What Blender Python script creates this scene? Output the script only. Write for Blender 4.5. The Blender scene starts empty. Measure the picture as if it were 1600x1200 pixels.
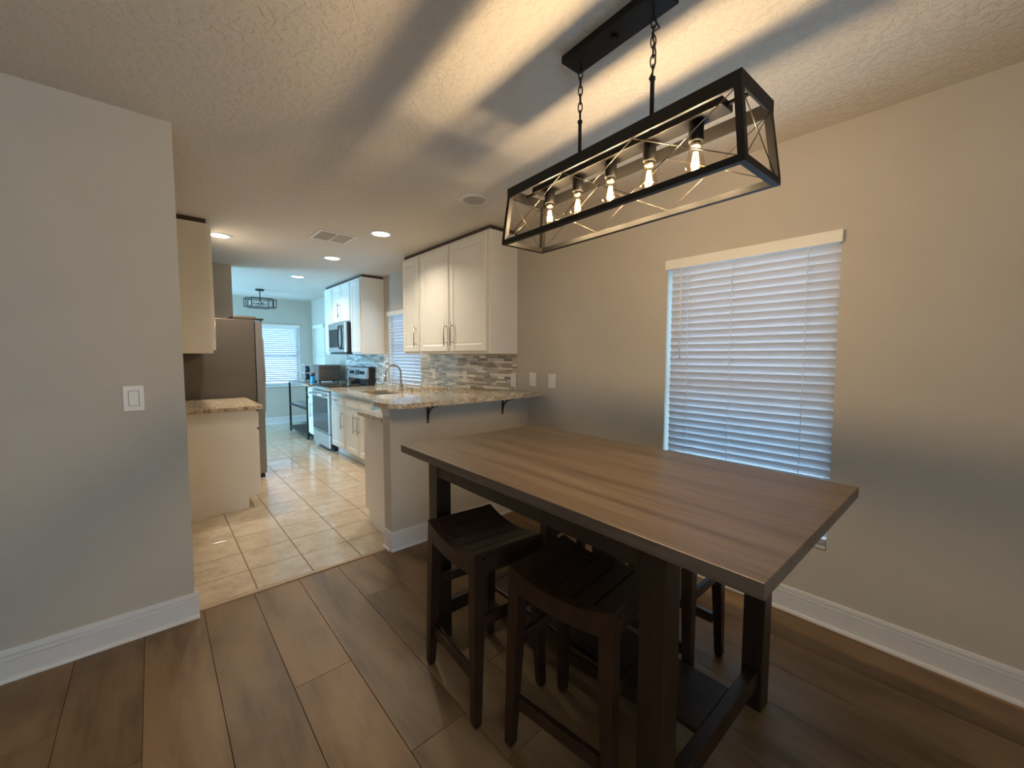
import bpy, bmesh, math, random
from mathutils import Vector, Matrix

random.seed(7)
sc = bpy.context.scene
COL = sc.collection
PI = math.pi

# ------------------------------------------------------------------ camera
F_PX, CX, CY = 632.5, 816.1, 597.3
YAW, PITCH, ROLL, CAM_H = math.radians(42.387), math.radians(3.676), math.radians(0.186), 1.339
cam_d = bpy.data.cameras.new('camera')
cam = bpy.data.objects.new('camera', cam_d)
COL.objects.link(cam)
cam_d.sensor_fit = 'HORIZONTAL'
cam_d.sensor_width = 36.0
cam_d.lens = F_PX / 1600 * 36.0
cam_d.shift_x = -(CX - 800) / 1600
cam_d.shift_y = (CY - 600) / 1600
cam_d.clip_start = 0.02
fw = Vector((math.sin(YAW) * math.cos(PITCH), math.cos(YAW) * math.cos(PITCH), -math.sin(PITCH)))
rt = Vector((math.cos(YAW), -math.sin(YAW), 0))
up = rt.cross(fw)
rt = rt * math.cos(ROLL) + up * math.sin(ROLL)
up = rt.cross(fw)
cam.matrix_world = Matrix(((rt.x, up.x, -fw.x, 0), (rt.y, up.y, -fw.y, 0), (rt.z, up.z, -fw.z, CAM_H), (0, 0, 0, 1)))
sc.camera = cam

# ------------------------------------------------------------------ world, daylight, exposure
sc.view_settings.view_transform = 'Standard'
sc.view_settings.look = 'None'
sc.view_settings.gamma = 1.0
sc.view_settings.use_curve_mapping = False
sc.view_settings.exposure = 0.0
world = bpy.data.worlds.new('daylight')
sc.world = world
world.use_nodes = True
bg = world.node_tree.nodes['Background']
bg.inputs['Color'].default_value = (0.40, 0.70, 1.0, 1)
bg.inputs['Strength'].default_value = 8.5
sc.cycles.max_bounces = 10
sc.cycles.diffuse_bounces = 5
sc.cycles.glossy_bounces = 4
sc.cycles.transparent_max_bounces = 16
sc.cycles.caustics_reflective = False
sc.cycles.caustics_refractive = False
sc.cycles.sample_clamp_indirect = 6.0

def area_light(name, loc, rot, sx, sy, power, color):
    l = bpy.data.lights.new(name, 'AREA')
    l.shape = 'RECTANGLE'; l.size = sx; l.size_y = sy; l.energy = power; l.color = color
    o = bpy.data.objects.new(name, l); COL.objects.link(o)
    o.location = loc; o.rotation_euler = rot
    return o
# daylight falling in through the sliding door of the far room, plus a fill light added behind the camera
area_light('daylight_sliding_door', (-1.93, 7.75, 1.08), (0, -PI / 2, 0), 2.0, 1.7, 180, (0.22, 0.62, 1.0))
area_light('fill_back_window', (-1.2, -2.22, 1.35), (PI / 2, 0, 0), 1.5, 1.2, 24, (1.0, 0.96, 0.90))

# ------------------------------------------------------------------ materials
MATS = {}
def new_mat(name):
    m = bpy.data.materials.new(name); m.use_nodes = True
    nt = m.node_tree
    b = nt.nodes['Principled BSDF']
    MATS[name] = m
    return m, nt, b
def N(nt, typ, **kw):
    n = nt.nodes.new(typ)
    for k, v in kw.items(): setattr(n, k, v)
    return n
def L(nt, a, b): nt.links.new(a, b)
def pos_coord(nt, scale=(1, 1, 1), rnd=False):
    g = N(nt, 'ShaderNodeNewGeometry')
    mp = N(nt, 'ShaderNodeMapping')
    mp.inputs['Scale'].default_value = scale
    L(nt, g.outputs['Position'], mp.inputs['Vector'])
    if rnd:
        oi = N(nt, 'ShaderNodeObjectInfo')
        cb = N(nt, 'ShaderNodeCombineXYZ')
        mu = N(nt, 'ShaderNodeMath', operation='MULTIPLY'); mu.inputs[1].default_value = 37.0
        L(nt, oi.outputs['Random'], mu.inputs[0])
        for i in range(3): L(nt, mu.outputs[0], cb.inputs[i])
        L(nt, cb.outputs[0], mp.inputs['Location'])
    return mp.outputs['Vector']
def ramp(nt, stops, fac):
    r = N(nt, 'ShaderNodeValToRGB')
    e = r.color_ramp.elements
    while len(e) < len(stops): e.new(0.5)
    for i, (p, c) in enumerate(stops):
        e[i].position = p; e[i].color = (c[0], c[1], c[2], 1)
    L(nt, fac, r.inputs['Fac'])
    return r.outputs['Color']
def noise(nt, vec, scale, detail=3, rough=0.5):
    n = N(nt, 'ShaderNodeTexNoise')
    n.inputs['Scale'].default_value = scale; n.inputs['Detail'].default_value = detail; n.inputs['Roughness'].default_value = rough
    L(nt, vec, n.inputs['Vector'])
    return n.outputs['Fac']
def bump(nt, b, h, strength, dist):
    bp = N(nt, 'ShaderNodeBump')
    bp.inputs['Strength'].default_value = strength; bp.inputs['Distance'].default_value = dist
    L(nt, h, bp.inputs['Height']); L(nt, bp.outputs['Normal'], b.inputs['Normal'])
def simple(name, col, rough=0.5, metal=0.0, spec=0.5, bump_s=0, bump_d=0.001, bump_scale=200, var=0.0):
    m, nt, b = new_mat(name)
    b.inputs['Base Color'].default_value = (*col, 1)
    b.inputs['Roughness'].default_value = rough
    b.inputs['Metallic'].default_value = metal
    b.inputs['Specular IOR Level'].default_value = spec
    if bump_s or var:
        v = pos_coord(nt)
        if var:
            f = noise(nt, v, 6, 3)
            c = ramp(nt, [(0.3, [x * (1 - var) for x in col]), (0.7, [min(1, x * (1 + var)) for x in col])], f)
            L(nt, c, b.inputs['Base Color'])
        if bump_s:
            bump(nt, b, noise(nt, v, bump_scale, 3), bump_s, bump_d)
    return m

simple('wall_paint', (0.505, 0.458, 0.385), 0.75, spec=0.25, bump_s=0.35, bump_d=0.002, bump_scale=120, var=0.02)
# ceiling: knock-down plaster texture
m, nt, b = new_mat('ceiling_plaster')
b.inputs['Base Color'].default_value = (0.69, 0.64, 0.57, 1); b.inputs['Roughness'].default_value = 0.85; b.inputs['Specular IOR Level'].default_value = 0.2
v = pos_coord(nt)
n1 = noise(nt, v, 38, 4, 0.6)
r1 = ramp(nt, [(0.47, (0, 0, 0)), (0.56, (1, 1, 1))], n1)
bump(nt, b, r1, 0.55, 0.004)
simple('trim_white', (0.66, 0.645, 0.625), 0.35, var=0.015)
simple('cabinet_white', (0.77, 0.735, 0.665), 0.38, spec=0.4, var=0.02)
simple('plate_white', (0.78, 0.74, 0.66), 0.35, var=0.01)
simple('slot_dark', (0.06, 0.055, 0.05), 0.5, var=0.02)
simple('black_metal', (0.018, 0.016, 0.015), 0.45, metal=0.3, var=0.1)
simple('lamp_black', (0.009, 0.008, 0.0075), 0.5, spec=0.25, var=0.1)
simple('filler_dark', (0.06, 0.04, 0.028), 0.7, var=0.1)
simple('black_plastic', (0.012, 0.012, 0.013), 0.35, var=0.1)
simple('nickel', (0.42, 0.38, 0.33), 0.28, metal=1.0, var=0.03)
simple('wire_metal', (0.20, 0.16, 0.12), 0.3, metal=0.9, var=0.05)
simple('grout', (0.22, 0.175, 0.125), 0.9, var=0.06)
simple('floor_gap', (0.025, 0.016, 0.010), 0.8, var=0.1)
simple('mosaic_grout', (0.47, 0.44, 0.39), 0.85, var=0.04)
simple('fridge_side', (0.100, 0.086, 0.076), 0.42, metal=0.25, bump_s=0.1, bump_d=0.0008, bump_scale=300, var=0.03)
simple('fridge_steel', (0.30, 0.30, 0.31), 0.42, metal=1.0, var=0.04)
simple('toe_kick', (0.22, 0.20, 0.18), 0.7, var=0.05)
simple('toaster_body', (0.16, 0.14, 0.125), 0.35, metal=0.6, var=0.04)
simple('blue_plastic', (0.02, 0.30, 0.55), 0.25, var=0.05)
simple('navy_plastic', (0.012, 0.02, 0.05), 0.3, var=0.05)
simple('red_plastic', (0.5, 0.05, 0.06), 0.35, var=0.05)
simple('vent_paint', (0.47, 0.42, 0.36), 0.5, var=0.02)
simple('lamp_off_disc', (0.42, 0.38, 0.33), 0.5, var=0.03)
simple('black_glass', (0.010, 0.012, 0.016), 0.06, spec=0.6, var=0.05)
simple('oven_glass', (0.016, 0.020, 0.028), 0.05, spec=0.7, var=0.05)
simple('display', (0.02, 0.025, 0.05), 0.12, var=0.05)
simple('cord_white', (0.75, 0.75, 0.74), 0.6, var=0.02)

# brushed stainless
m, nt, b = new_mat('stainless')
b.inputs['Metallic'].default_value = 1.0; b.inputs['Roughness'].default_value = 0.36
v = pos_coord(nt, (120, 120, 2))
c = ramp(nt, [(0.3, (0.50, 0.49, 0.48)), (0.7, (0.60, 0.59, 0.58))], noise(nt, v, 3, 2))
L(nt, c, b.inputs['Base Color'])

# wood of the plank floor
m, nt, b = new_mat('floor_wood')
v = pos_coord(nt, (16, 1.6, 1), rnd=True)
v2 = pos_coord(nt, (4.0, 1.1, 1), rnd=True)
f1 = noise(nt, v, 3.0, 6, 0.6); f2 = noise(nt, v2, 1.6, 3, 0.5)
mx = N(nt, 'ShaderNodeMix'); mx.inputs[0].default_value = 0.78
L(nt, f1, mx.inputs[2]); L(nt, f2, mx.inputs[3])
c = ramp(nt, [(0.34, (0.112, 0.066, 0.031)), (0.47, (0.190, 0.114, 0.054)), (0.62, (0.252, 0.157, 0.077))], mx.outputs[0])
oi = N(nt, 'ShaderNodeObjectInfo')
hs = N(nt, 'ShaderNodeHueSaturation')
mr = N(nt, 'ShaderNodeMapRange'); mr.inputs['To Min'].default_value = 0.80; mr.inputs['To Max'].default_value = 1.15
L(nt, oi.outputs['Random'], mr.inputs['Value']); L(nt, mr.outputs[0], hs.inputs['Value']); L(nt, c, hs.inputs['Color'])
L(nt, hs.outputs[0], b.inputs['Base Color'])
b.inputs['Roughness'].default_value = 0.42; b.inputs['Specular IOR Level'].default_value = 0.35
bump(nt, b, f1, 0.08, 0.001)

# threshold strip wood
simple('threshold_wood', (0.38, 0.26, 0.15), 0.45, var=0.12)

# kitchen tile
m, nt, b = new_mat('tile_ceramic')
v = pos_coord(nt, (1, 1, 1), rnd=True)
f1 = noise(nt, v, 7, 5, 0.6); f2 = noise(nt, v, 40, 3, 0.6)
mx = N(nt, 'ShaderNodeMix'); mx.inputs[0].default_value = 0.35
L(nt, f1, mx.inputs[2]); L(nt, f2, mx.inputs[3])
c = ramp(nt, [(0.34, (0.44, 0.35, 0.25)), (0.5, (0.53, 0.44, 0.33)), (0.66, (0.60, 0.52, 0.41))], mx.outputs[0])
L(nt, c, b.inputs['Base Color']); b.inputs['Roughness'].default_value = 0.13; b.inputs['Specular IOR Level'].default_value = 0.65
bump(nt, b, f1, 0.06, 0.002)

# granite
m, nt, b = new_mat('granite')
v = pos_coord(nt)
vo = N(nt, 'ShaderNodeTexVoronoi'); vo.inputs['Scale'].default_value = 95; L(nt, v, vo.inputs['Vector'])
sep = N(nt, 'ShaderNodeSeparateColor'); L(nt, vo.outputs['Color'], sep.inputs['Color'])
c1 = ramp(nt, [(0.0, (0.05, 0.04, 0.035)), (0.13, (0.07, 0.05, 0.04)), (0.16, (0.30, 0.21, 0.12)), (0.34, (0.44, 0.33, 0.20)),
               (0.55, (0.56, 0.46, 0.31)), (0.8, (0.62, 0.55, 0.43)), (1.0, (0.70, 0.66, 0.58))], sep.outputs['Red'])
f2 = noise(nt, v, 28, 4, 0.65)
c2 = ramp(nt, [(0.40, (0.30, 0.20, 0.12)), (0.52, (0.62, 0.52, 0.36)), (0.64, (0.70, 0.64, 0.52))], f2)
mx = N(nt, 'ShaderNodeMix'); mx.data_type = 'RGBA'; mx.inputs[0].default_value = 0.45
L(nt, c1, mx.inputs[6]); L(nt, c2, mx.inputs[7]); L(nt, mx.outputs[2], b.inputs['Base Color'])
b.inputs['Roughness'].default_value = 0.10; b.inputs['Specular IOR Level'].default_value = 0.55

# table wood (grain along y), and the darker stain of legs and stools
def wood(name, stops, rough, scale=(22, 1.1, 22), spec=0.4):
    m, nt, b = new_mat(name)
    tc = N(nt, 'ShaderNodeTexCoord')
    mp = N(nt, 'ShaderNodeMapping'); mp.inputs['Scale'].default_value = scale
    L(nt, tc.outputs['Object'], mp.inputs['Vector'])
    f1 = noise(nt, mp.outputs[0], 2.2, 7, 0.62)
    mp2 = N(nt, 'ShaderNodeMapping'); mp2.inputs['Scale'].default_value = tuple(s * 0.3 for s in scale)
    L(nt, tc.outputs['Object'], mp2.inputs['Vector'])
    f2 = noise(nt, mp2.outputs[0], 1.7, 2, 0.5)
    mx = N(nt, 'ShaderNodeMix'); mx.inputs[0].default_value = 0.4
    L(nt, f1, mx.inputs[2]); L(nt, f2, mx.inputs[3])
    c = ramp(nt, stops, mx.outputs[0])
    if name == 'table_wood':
        wv = N(nt, 'ShaderNodeTexWave'); wv.inputs['Scale'].default_value = 1.3; wv.inputs['Distortion'].default_value = 14.0
        wv.inputs['Detail'].default_value = 2.0; wv.inputs['Detail Scale'].default_value = 0.35
        mp3 = N(nt, 'ShaderNodeMapping'); mp3.inputs['Scale'].default_value = (1.6, 0.22, 1)
        L(nt, tc.outputs['Object'], mp3.inputs['Vector']); L(nt, mp3.outputs[0], wv.inputs['Vector'])
        dk = ramp(nt, [(0.0, (0.45, 0.45, 0.45)), (0.05, (1, 1, 1))], wv.outputs['Fac'])
        mm = N(nt, 'ShaderNodeMix'); mm.data_type = 'RGBA'; mm.blend_type = 'MULTIPLY'; mm.inputs[0].default_value = 0.45
        L(nt, c, mm.inputs[6]); L(nt, dk, mm.inputs[7]); c = mm.outputs[2]
    L(nt, c, b.inputs['Base Color']); b.inputs['Roughness'].default_value = rough; b.inputs['Specular IOR Level'].default_value = spec
    bump(nt, b, f1, 0.06, 0.001)
wood('table_wood', [(0.32, (0.0571, 0.0372, 0.0249)), (0.47, (0.0999, 0.0683, 0.0458)), (0.55, (0.1213, 0.0854, 0.0587)), (0.70, (0.1535, 0.1141, 0.0804))], 0.33)
wood('dark_wood', [(0.35, (0.0132, 0.0072, 0.0042)), (0.5, (0.0216, 0.0120, 0.0072)), (0.68, (0.0330, 0.0186, 0.0108))], 0.38, (20, 20, 1.4))
wood('stool_wood', [(0.35, (0.0144, 0.0066, 0.0036)), (0.5, (0.0252, 0.0120, 0.0066)), (0.68, (0.0372, 0.0186, 0.0102))], 0.38, (14, 14, 3))

# blind slats: painted, slightly translucent
m, nt, b = new_mat('slat_white')
b.inputs['Base Color'].default_value = (0.64, 0.63, 0.64, 1); b.inputs['Roughness'].default_value = 0.4
tr = N(nt, 'ShaderNodeBsdfTranslucent'); tr.inputs['Color'].default_value = (0.75, 0.77, 0.82, 1)
ms = N(nt, 'ShaderNodeMixShader'); ms.inputs[0].default_value = 0.09
L(nt, b.outputs[0], ms.inputs[1]); L(nt, tr.outputs[0], ms.inputs[2])
L(nt, ms.outputs[0], nt.nodes['Material Output'].inputs['Surface'])

# thin glass (windows, bulbs, drinking glass): clear with a fresnel sheen
def thin_glass(name, tint, refl):
    m, nt, b = new_mat(name)
    tp = N(nt, 'ShaderNodeBsdfTransparent'); tp.inputs['Color'].default_value = (*tint, 1)
    gl = N(nt, 'ShaderNodeBsdfGlossy'); gl.inputs['Roughness'].default_value = 0.02
    lw = N(nt, 'ShaderNodeLayerWeight'); lw.inputs['Blend'].default_value = refl
    ms = N(nt, 'ShaderNodeMixShader')
    L(nt, lw.outputs['Facing'], ms.inputs[0]); L(nt, tp.outputs[0], ms.inputs[1]); L(nt, gl.outputs[0], ms.inputs[2])
    L(nt, ms.outputs[0], nt.nodes['Material Output'].inputs['Surface'])
    nt.nodes.remove(b)
thin_glass('pane_glass', (0.93, 0.96, 0.97), 0.12)
thin_glass('bulb_glass', (1.0, 0.93, 0.80), 0.18)
thin_glass('clear_glass', (0.93, 0.95, 0.95), 0.25)
def emit(name, col, s):
    m, nt, b = new_mat(name)
    b.inputs['Base Color'].default_value = (0, 0, 0, 1)
    b.inputs['Emission Color'].default_value = (*col, 1); b.inputs['Emission Strength'].default_value = s
emit('filament_glow', (1.0, 0.70, 0.33), 30)
emit('downlight_glow', (1.0, 0.90, 0.74), 9)

# mosaic strips
MOSAIC = []
for i, (c, r) in enumerate([((0.40, 0.36, 0.30), 0.18), ((0.26, 0.23, 0.19), 0.12), ((0.74, 0.71, 0.64), 0.3), ((0.53, 0.49, 0.42), 0.2), ((0.60, 0.59, 0.56), 0.08), ((0.34, 0.28, 0.21), 0.15)]):
    MOSAIC.append(simple('mosaic_strip_%d' % i, c, r, var=0.06))

# ------------------------------------------------------------------ mesh helpers
class MB:
    """collects boxes, tubes, lathes and prisms as one mesh"""
    def __init__(s): s.v = []; s.f = []; s.fm = []; s.smooth = []
    def add(s, vs, fs, mi=0, sm=False):
        o = len(s.v); s.v += [tuple(p) for p in vs]
        for f in fs: s.f.append(tuple(o + i for i in f)); s.fm.append(mi); s.smooth.append(sm)
        return s
    def box(s, x0, x1, y0, y1, z0, z1, mi=0):
        vs = [(x0, y0, z0), (x1, y0, z0), (x1, y1, z0), (x0, y1, z0), (x0, y0, z1), (x1, y0, z1), (x1, y1, z1), (x0, y1, z1)]
        return s.add(vs, [(0, 3, 2, 1), (4, 5, 6, 7), (0, 1, 5, 4), (1, 2, 6, 5), (2, 3, 7, 6), (3, 0, 4, 7)], mi)
    def hexa(s, b, t, mi=0):
        """bottom quad and top quad (both counter-clockwise seen from above)"""
        return s.add(list(b) + list(t), [(0, 3, 2, 1), (4, 5, 6, 7), (0, 1, 5, 4), (1, 2, 6, 5), (2, 3, 7, 6), (3, 0, 4, 7)], mi)
    def bbox(s, x0, x1, y0, y1, z0, z1, r=0.004, mi=0):
        """box with bevelled edges"""
        bm = bmesh.new()
        bmesh.ops.create_cube(bm, size=1.0)
        for v in bm.verts:
            v.co = Vector(((x0 + x1) / 2 + v.co.x * (x1 - x0), (y0 + y1) / 2 + v.co.y * (y1 - y0), (z0 + z1) / 2 + v.co.z * (z1 - z0)))
        r = min(r, 0.45 * min(x1 - x0, y1 - y0, z1 - z0))
        bmesh.ops.bevel(bm, geom=list(bm.edges), offset=r, segments=2, affect='EDGES', profile=0.5)
        bm.verts.index_update()
        s.add([v.co[:] for v in bm.verts], [[v.index for v in f.verts] for f in bm.faces], mi)
        bm.free(); return s
    def tube(s, pts, r, n=10, mi=0, closed=False, caps=True):
        pts = [Vector(p) for p in pts]
        rs = r if isinstance(r, (list, tuple)) else [r] * len(pts)
        o = len(s.v); k = len(pts); prev = None
        for i, p in enumerate(pts):
            if closed: t = pts[(i + 1) % k] - pts[i - 1]
            else: t = pts[min(i + 1, k - 1)] - pts[max(i - 1, 0)]
            t.normalize()
            if prev is None:
                a = Vector((0, 0, 1)) if abs(t.z) < 0.9 else Vector((1, 0, 0))
                u = t.cross(a).normalized()
            else:
                u = (prev - t * prev.dot(t)).normalized()
            w = t.cross(u); prev = u
            for j in range(n):
                a = 2 * PI * j / n
                s.v.append(tuple(p + (u * math.cos(a) + w * math.sin(a)) * rs[i]))
        for i in range(k if closed else k - 1):
            for j in range(n):
                a = o + i * n + j; b2 = o + i * n + (j + 1) % n
                c = o + ((i + 1) % k) * n + (j + 1) % n; d = o + ((i + 1) % k) * n + j
                s.f.append((a, b2, c, d)); s.fm.append(mi); s.smooth.append(True)
        if caps and not closed:
            s.f.append(tuple(o + j for j in reversed(range(n)))); s.fm.append(mi); s.smooth.append(False)
            s.f.append(tuple(o + (k - 1) * n + j for j in range(n))); s.fm.append(mi); s.smooth.append(False)
        return s
    def lathe(s, prof, c, n=20, mi=0, cap0=True, cap1=True):
        """profile of (radius, z) around a vertical axis at c = (x, y)"""
        o = len(s.v)
        for r, z in prof:
            for j in range(n):
                a = 2 * PI * j / n
                s.v.append((c[0] + r * math.cos(a), c[1] + r * math.sin(a), z))
        for i in range(len(prof) - 1):
            for j in range(n):
                s.f.append((o + i * n + j, o + i * n + (j + 1) % n, o + (i + 1) * n + (j + 1) % n, o + (i + 1) * n + j)); s.fm.append(mi); s.smooth.append(True)
        if cap0: s.f.append(tuple(o + j for j in reversed(range(n)))); s.fm.append(mi); s.smooth.append(False)
        if cap1:
            q = o + (len(prof) - 1) * n
            s.f.append(tuple(q + j for j in range(n))); s.fm.append(mi); s.smooth.append(False)
        return s
    def prism(s, poly, z0, z1, mi=0):
        n = len(poly)
        vs = [(x, y, z0) for x, y in poly] + [(x, y, z1) for x, y in poly]
        fs = [tuple(reversed(range(n))), tuple(range(n, 2 * n))] + [(i, (i + 1) % n, n + (i + 1) % n, n + i) for i in range(n)]
        return s.add(vs, fs, mi)
    def sweep(s, prof, path_axis, a0, a1, mi=0):
        """extrude a 2-D profile [(p, z)] along x or y from a0 to a1; path_axis 'x': p is y"""
        n = len(prof)
        if path_axis == 'x': vs = [(a0, p, z) for p, z in prof] + [(a1, p, z) for p, z in prof]
        else: vs = [(p, a0, z) for p, z in prof] + [(p, a1, z) for p, z in prof]
        fs = [tuple(range(n)), tuple(reversed(range(n, 2 * n)))] + [(i, n + i, n + (i + 1) % n, (i + 1) % n) for i in range(n)]
        return s.add(vs, fs, mi)
    def move(s, f):
        s.v = [tuple(f(Vector(p))) for p in s.v]; return s
    def mesh(s, name, off=(0, 0, 0)):
        me = bpy.data.meshes.new(name)
        me.from_pydata([(p[0] - off[0], p[1] - off[1], p[2] - off[2]) for p in s.v], [], s.f)
        me.polygons.foreach_set('material_index', s.fm)
        me.polygons.foreach_set('use_smooth', s.smooth)
        bm = bmesh.new(); bm.from_mesh(me)
        bmesh.ops.recalc_face_normals(bm, faces=bm.faces)
        bm.to_mesh(me); bm.free(); me.update()
        return me

def tag(o, label=None, cat=None, group=None, kind=None):
    if label: o['label'] = label
    if cat: o['category'] = cat
    if group: o['group'] = group
    if kind: o['kind'] = kind
    return o
def origin(o):
    """world location of an unrotated chain of parents"""
    v = Vector(o.location)
    while o.parent: o = o.parent; v += Vector(o.location)
    return v
def build(name, mb, mats, parent=None, local=False, loc=None):
    """one mesh object; points are in world space unless local; loc puts its origin there"""
    if isinstance(mats, str): mats = [mats]
    po = Vector((0, 0, 0)) if (parent is None or local) else origin(parent)
    l = Vector(loc) if loc is not None else po
    o = bpy.data.objects.new(name, mb.mesh(name, (0, 0, 0) if local and loc is None else l))
    for m_ in mats: o.data.materials.append(MATS[m_] if isinstance(m_, str) else m_)
    COL.objects.link(o)
    if parent is not None: o.parent = parent
    if loc is not None: o.location = l - po
    return o
def thing(name, loc, label, cat, group=None, kind=None, rz=0):
    o = bpy.data.objects.new(name, None); COL.objects.link(o)
    o.location = loc; o.rotation_euler = (0, 0, rz); o.empty_display_size = 0.05
    return tag(o, label, cat, group, kind)
def copy_tree(o, parent=None):
    c = o.copy(); COL.objects.link(c); c.parent = parent
    for ch in list(o.children): copy_tree(ch, c)
    return c

# ------------------------------------------------------------------ dimensions
XR, YL, H, YF = 2.437, 2.60, 2.44, 9.05
XK, YRET = 0.08, 6.11

# ------------------------------------------------------------------ walls, ceiling
def wall_y(name, x0, x1, y0, y1, z1, holes, label):
    """wall running along y, holes = (y0, y1, z0, z1)"""
    mb = MB()
    ys = sorted({y0, y1} | {h_[0] for h_ in holes} | {h_[1] for h_ in holes})
    for a, b_ in zip(ys, ys[1:]):
        hs = [h_ for h_ in holes if h_[0] <= a and h_[1] >= b_]
        if not hs: mb.box(x0, x1, a, b_, 0, z1)
        else:
            if hs[0][2] > 0: mb.box(x0, x1, a, b_, 0, hs[0][2])
            mb.box(x0, x1, a, b_, hs[0][3], z1)
    return tag(build(name, mb, 'wall_paint'), label, 'wall', kind='structure')
def wall_x(name, y0, y1, x0, x1, z1, holes, label):
    mb = MB()
    xs = sorted({x0, x1} | {h_[0] for h_ in holes} | {h_[1] for h_ in holes})
    for a, b_ in zip(xs, xs[1:]):
        hs = [h_ for h_ in holes if h_[0] <= a and h_[1] >= b_]
        if not hs: mb.box(a, b_, y0, y1, 0, z1)
        else:
            if hs[0][2] > 0: mb.box(a, b_, y0, y1, 0, hs[0][2])
            mb.box(a, b_, y0, y1, hs[0][3], z1)
    return tag(build(name, mb, 'wall_paint'), label, 'wall', kind='structure')

W1 = (0.425, 1.305, 0.375, 1.925)      # dining window in the right wall (y0, y1, z0, z1)
W2 = (4.515, 5.43, 0.955, 1.925)       # kitchen window over the sink
W3 = (8.27, 8.93, 0.76, 1.925)         # side window of the far room
W4 = (1.28, 2.195, 0.76, 1.925)        # window in the far wall (x0, x1, ...)
wall_y('wall_right', XR, XR + 0.14, -2.35, YF + 0.14, H, [W1, W2, W3], 'long greige wall with the blind-covered dining window')
wall_x('wall_left', YL, YL + 0.12, -2.72, 0.112, H, [], 'greige wall with the single light switch')
wall_y('wall_kitchen', XK - 0.12, XK, YL + 0.12, YRET, H, [], 'kitchen wall behind the refrigerator')
wall_x('wall_return', YRET, YRET + 0.12, -2.02, 0.756, H, [], 'short greige wall end showing above the refrigerator')
wall_x('wall_far', YF, YF + 0.14, -2.02, XR, H, [W4], 'pale wall of the far room behind the metal cart')
wall_y('wall_far_left', -2.02, -1.9, YRET + 0.12, YF, H, [(6.9, 8.6, 0, 2.08)], 'side wall of the far room with its door opening')
wall_x('wall_back', -2.35, -2.21, -2.72, XR, H, [(-1.95, -0.45, 0.75, 1.95)], 'wall of the dining room opposite the kitchen')
wall_y('wall_side', -2.72, -2.6, -2.21, YL, H, [], 'side wall of the dining room opposite the window')
tag(build('ceiling', MB().box(-2.72, XR + 0.14, -2.35, YF + 0.14, H, H + 0.1), 'ceiling_plaster'), 'textured plaster ceiling over dining room and kitchen', 'ceiling', kind='structure')

# pony wall of the peninsula
PX0 = 1.165
tag(build('wall_peninsula', MB().box(PX0, XR, YL, YL + 0.11, 0, 0.999), 'wall_paint'), 'half-height greige wall carrying the granite bar top', 'wall', kind='structure')

# ------------------------------------------------------------------ wood floor, planks one by one
YT = 2.632
fl = tag(build('floor', MB().box(-2.6, XR, -2.21, YT + 0.047, -0.06, -0.004), 'floor_gap'), 'brown wood plank floor of the dining room', 'floor', kind='structure')
PW = 0.2247
joints = {0: 1.30, 1: 1.76, 2: 1.204, 3: 2.185, -1: 0.95, -2: 1.777, -3: 2.11}
k = -12
while 0.1445 + PW * k < XR:
    xa, xb = 0.1445 + PW * k, 0.1445 + PW * (k + 1)
    xa, xb = max(xa, -2.6), min(xb, XR)
    if xb - xa > 0.01:
        j = joints.get(k, random.uniform(0.6, 1.8))
        cuts = [YT]
        y = j
        while y > -2.21:
            cuts.append(y); y -= 1.22
        cuts.append(-2.21)
        for b_, a in zip(cuts, cuts[1:]):
            g = 0.0008
            build('plank', MB().bbox(xa + g, xb - g, a + g, b_ - g, -0.004, 0.0, 0.0012), 'floor_wood', fl)
    k += 1

# ------------------------------------------------------------------ kitchen tiles one by one
TX0, TY0, TS = 0.393, 2.9565, 0.2954
kf = tag(build('floor_kitchen', MB().box(-1.9, XR, YT + 0.0475, YF, -0.06, -0.003), 'grout'), 'cream square tile floor of the kitchen', 'floor', kind='structure')
i0 = -8
tile_mesh = None
for ix in range(-8, 8):
    xa, xb = TX0 + TS * ix, TX0 + TS * (ix + 1)
    for iy in range(-1, 21):
        ya, yb = TY0 + TS * iy, TY0 + TS * (iy + 1)
        ya = max(ya, YT + 0.048); yb = min(yb, YF)
        if yb - ya < 0.02: continue
        x0, x1 = max(xa, XK if yb < YRET + 0.3 else -1.9), min(xb, XR)
        if x1 - x0 < 0.02: continue
        if x1 < 0.3 and yb > YRET + 0.3: continue      # hidden behind the refrigerator wall
        if x0 > 1.95: continue                         # under cabinets
        full = abs(x1 - x0 - TS) < 1e-6 and abs(yb - ya - TS) < 1e-6
        g = 0.0028
        if full and tile_mesh is not None:
            o = bpy.data.objects.new('tile', tile_mesh); COL.objects.link(o); o.parent = kf
            o.location = (xa, ya, 0)
        else:
            o = build('tile', MB().bbox(x0 + g, x1 - g, ya + g, yb - g, -0.008, 0.0, 0.0015), 'tile_ceramic', kf, loc=(x0, ya, 0))
            if full: tile_mesh = o.data
tag(build('trim_1', MB().sweep([(YT + 0.005, 0.0), (YT + 0.006, 0.006), (YT + 0.034, 0.007), (YT + 0.047, 0.001), (YT + 0.047, -0.0035), (YT + 0.005, -0.0035)], 'x', 0.112, PX0), 'threshold_wood'),
    'narrow wooden threshold strip between plank floor and tiles', 'trim', kind='structure')

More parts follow.
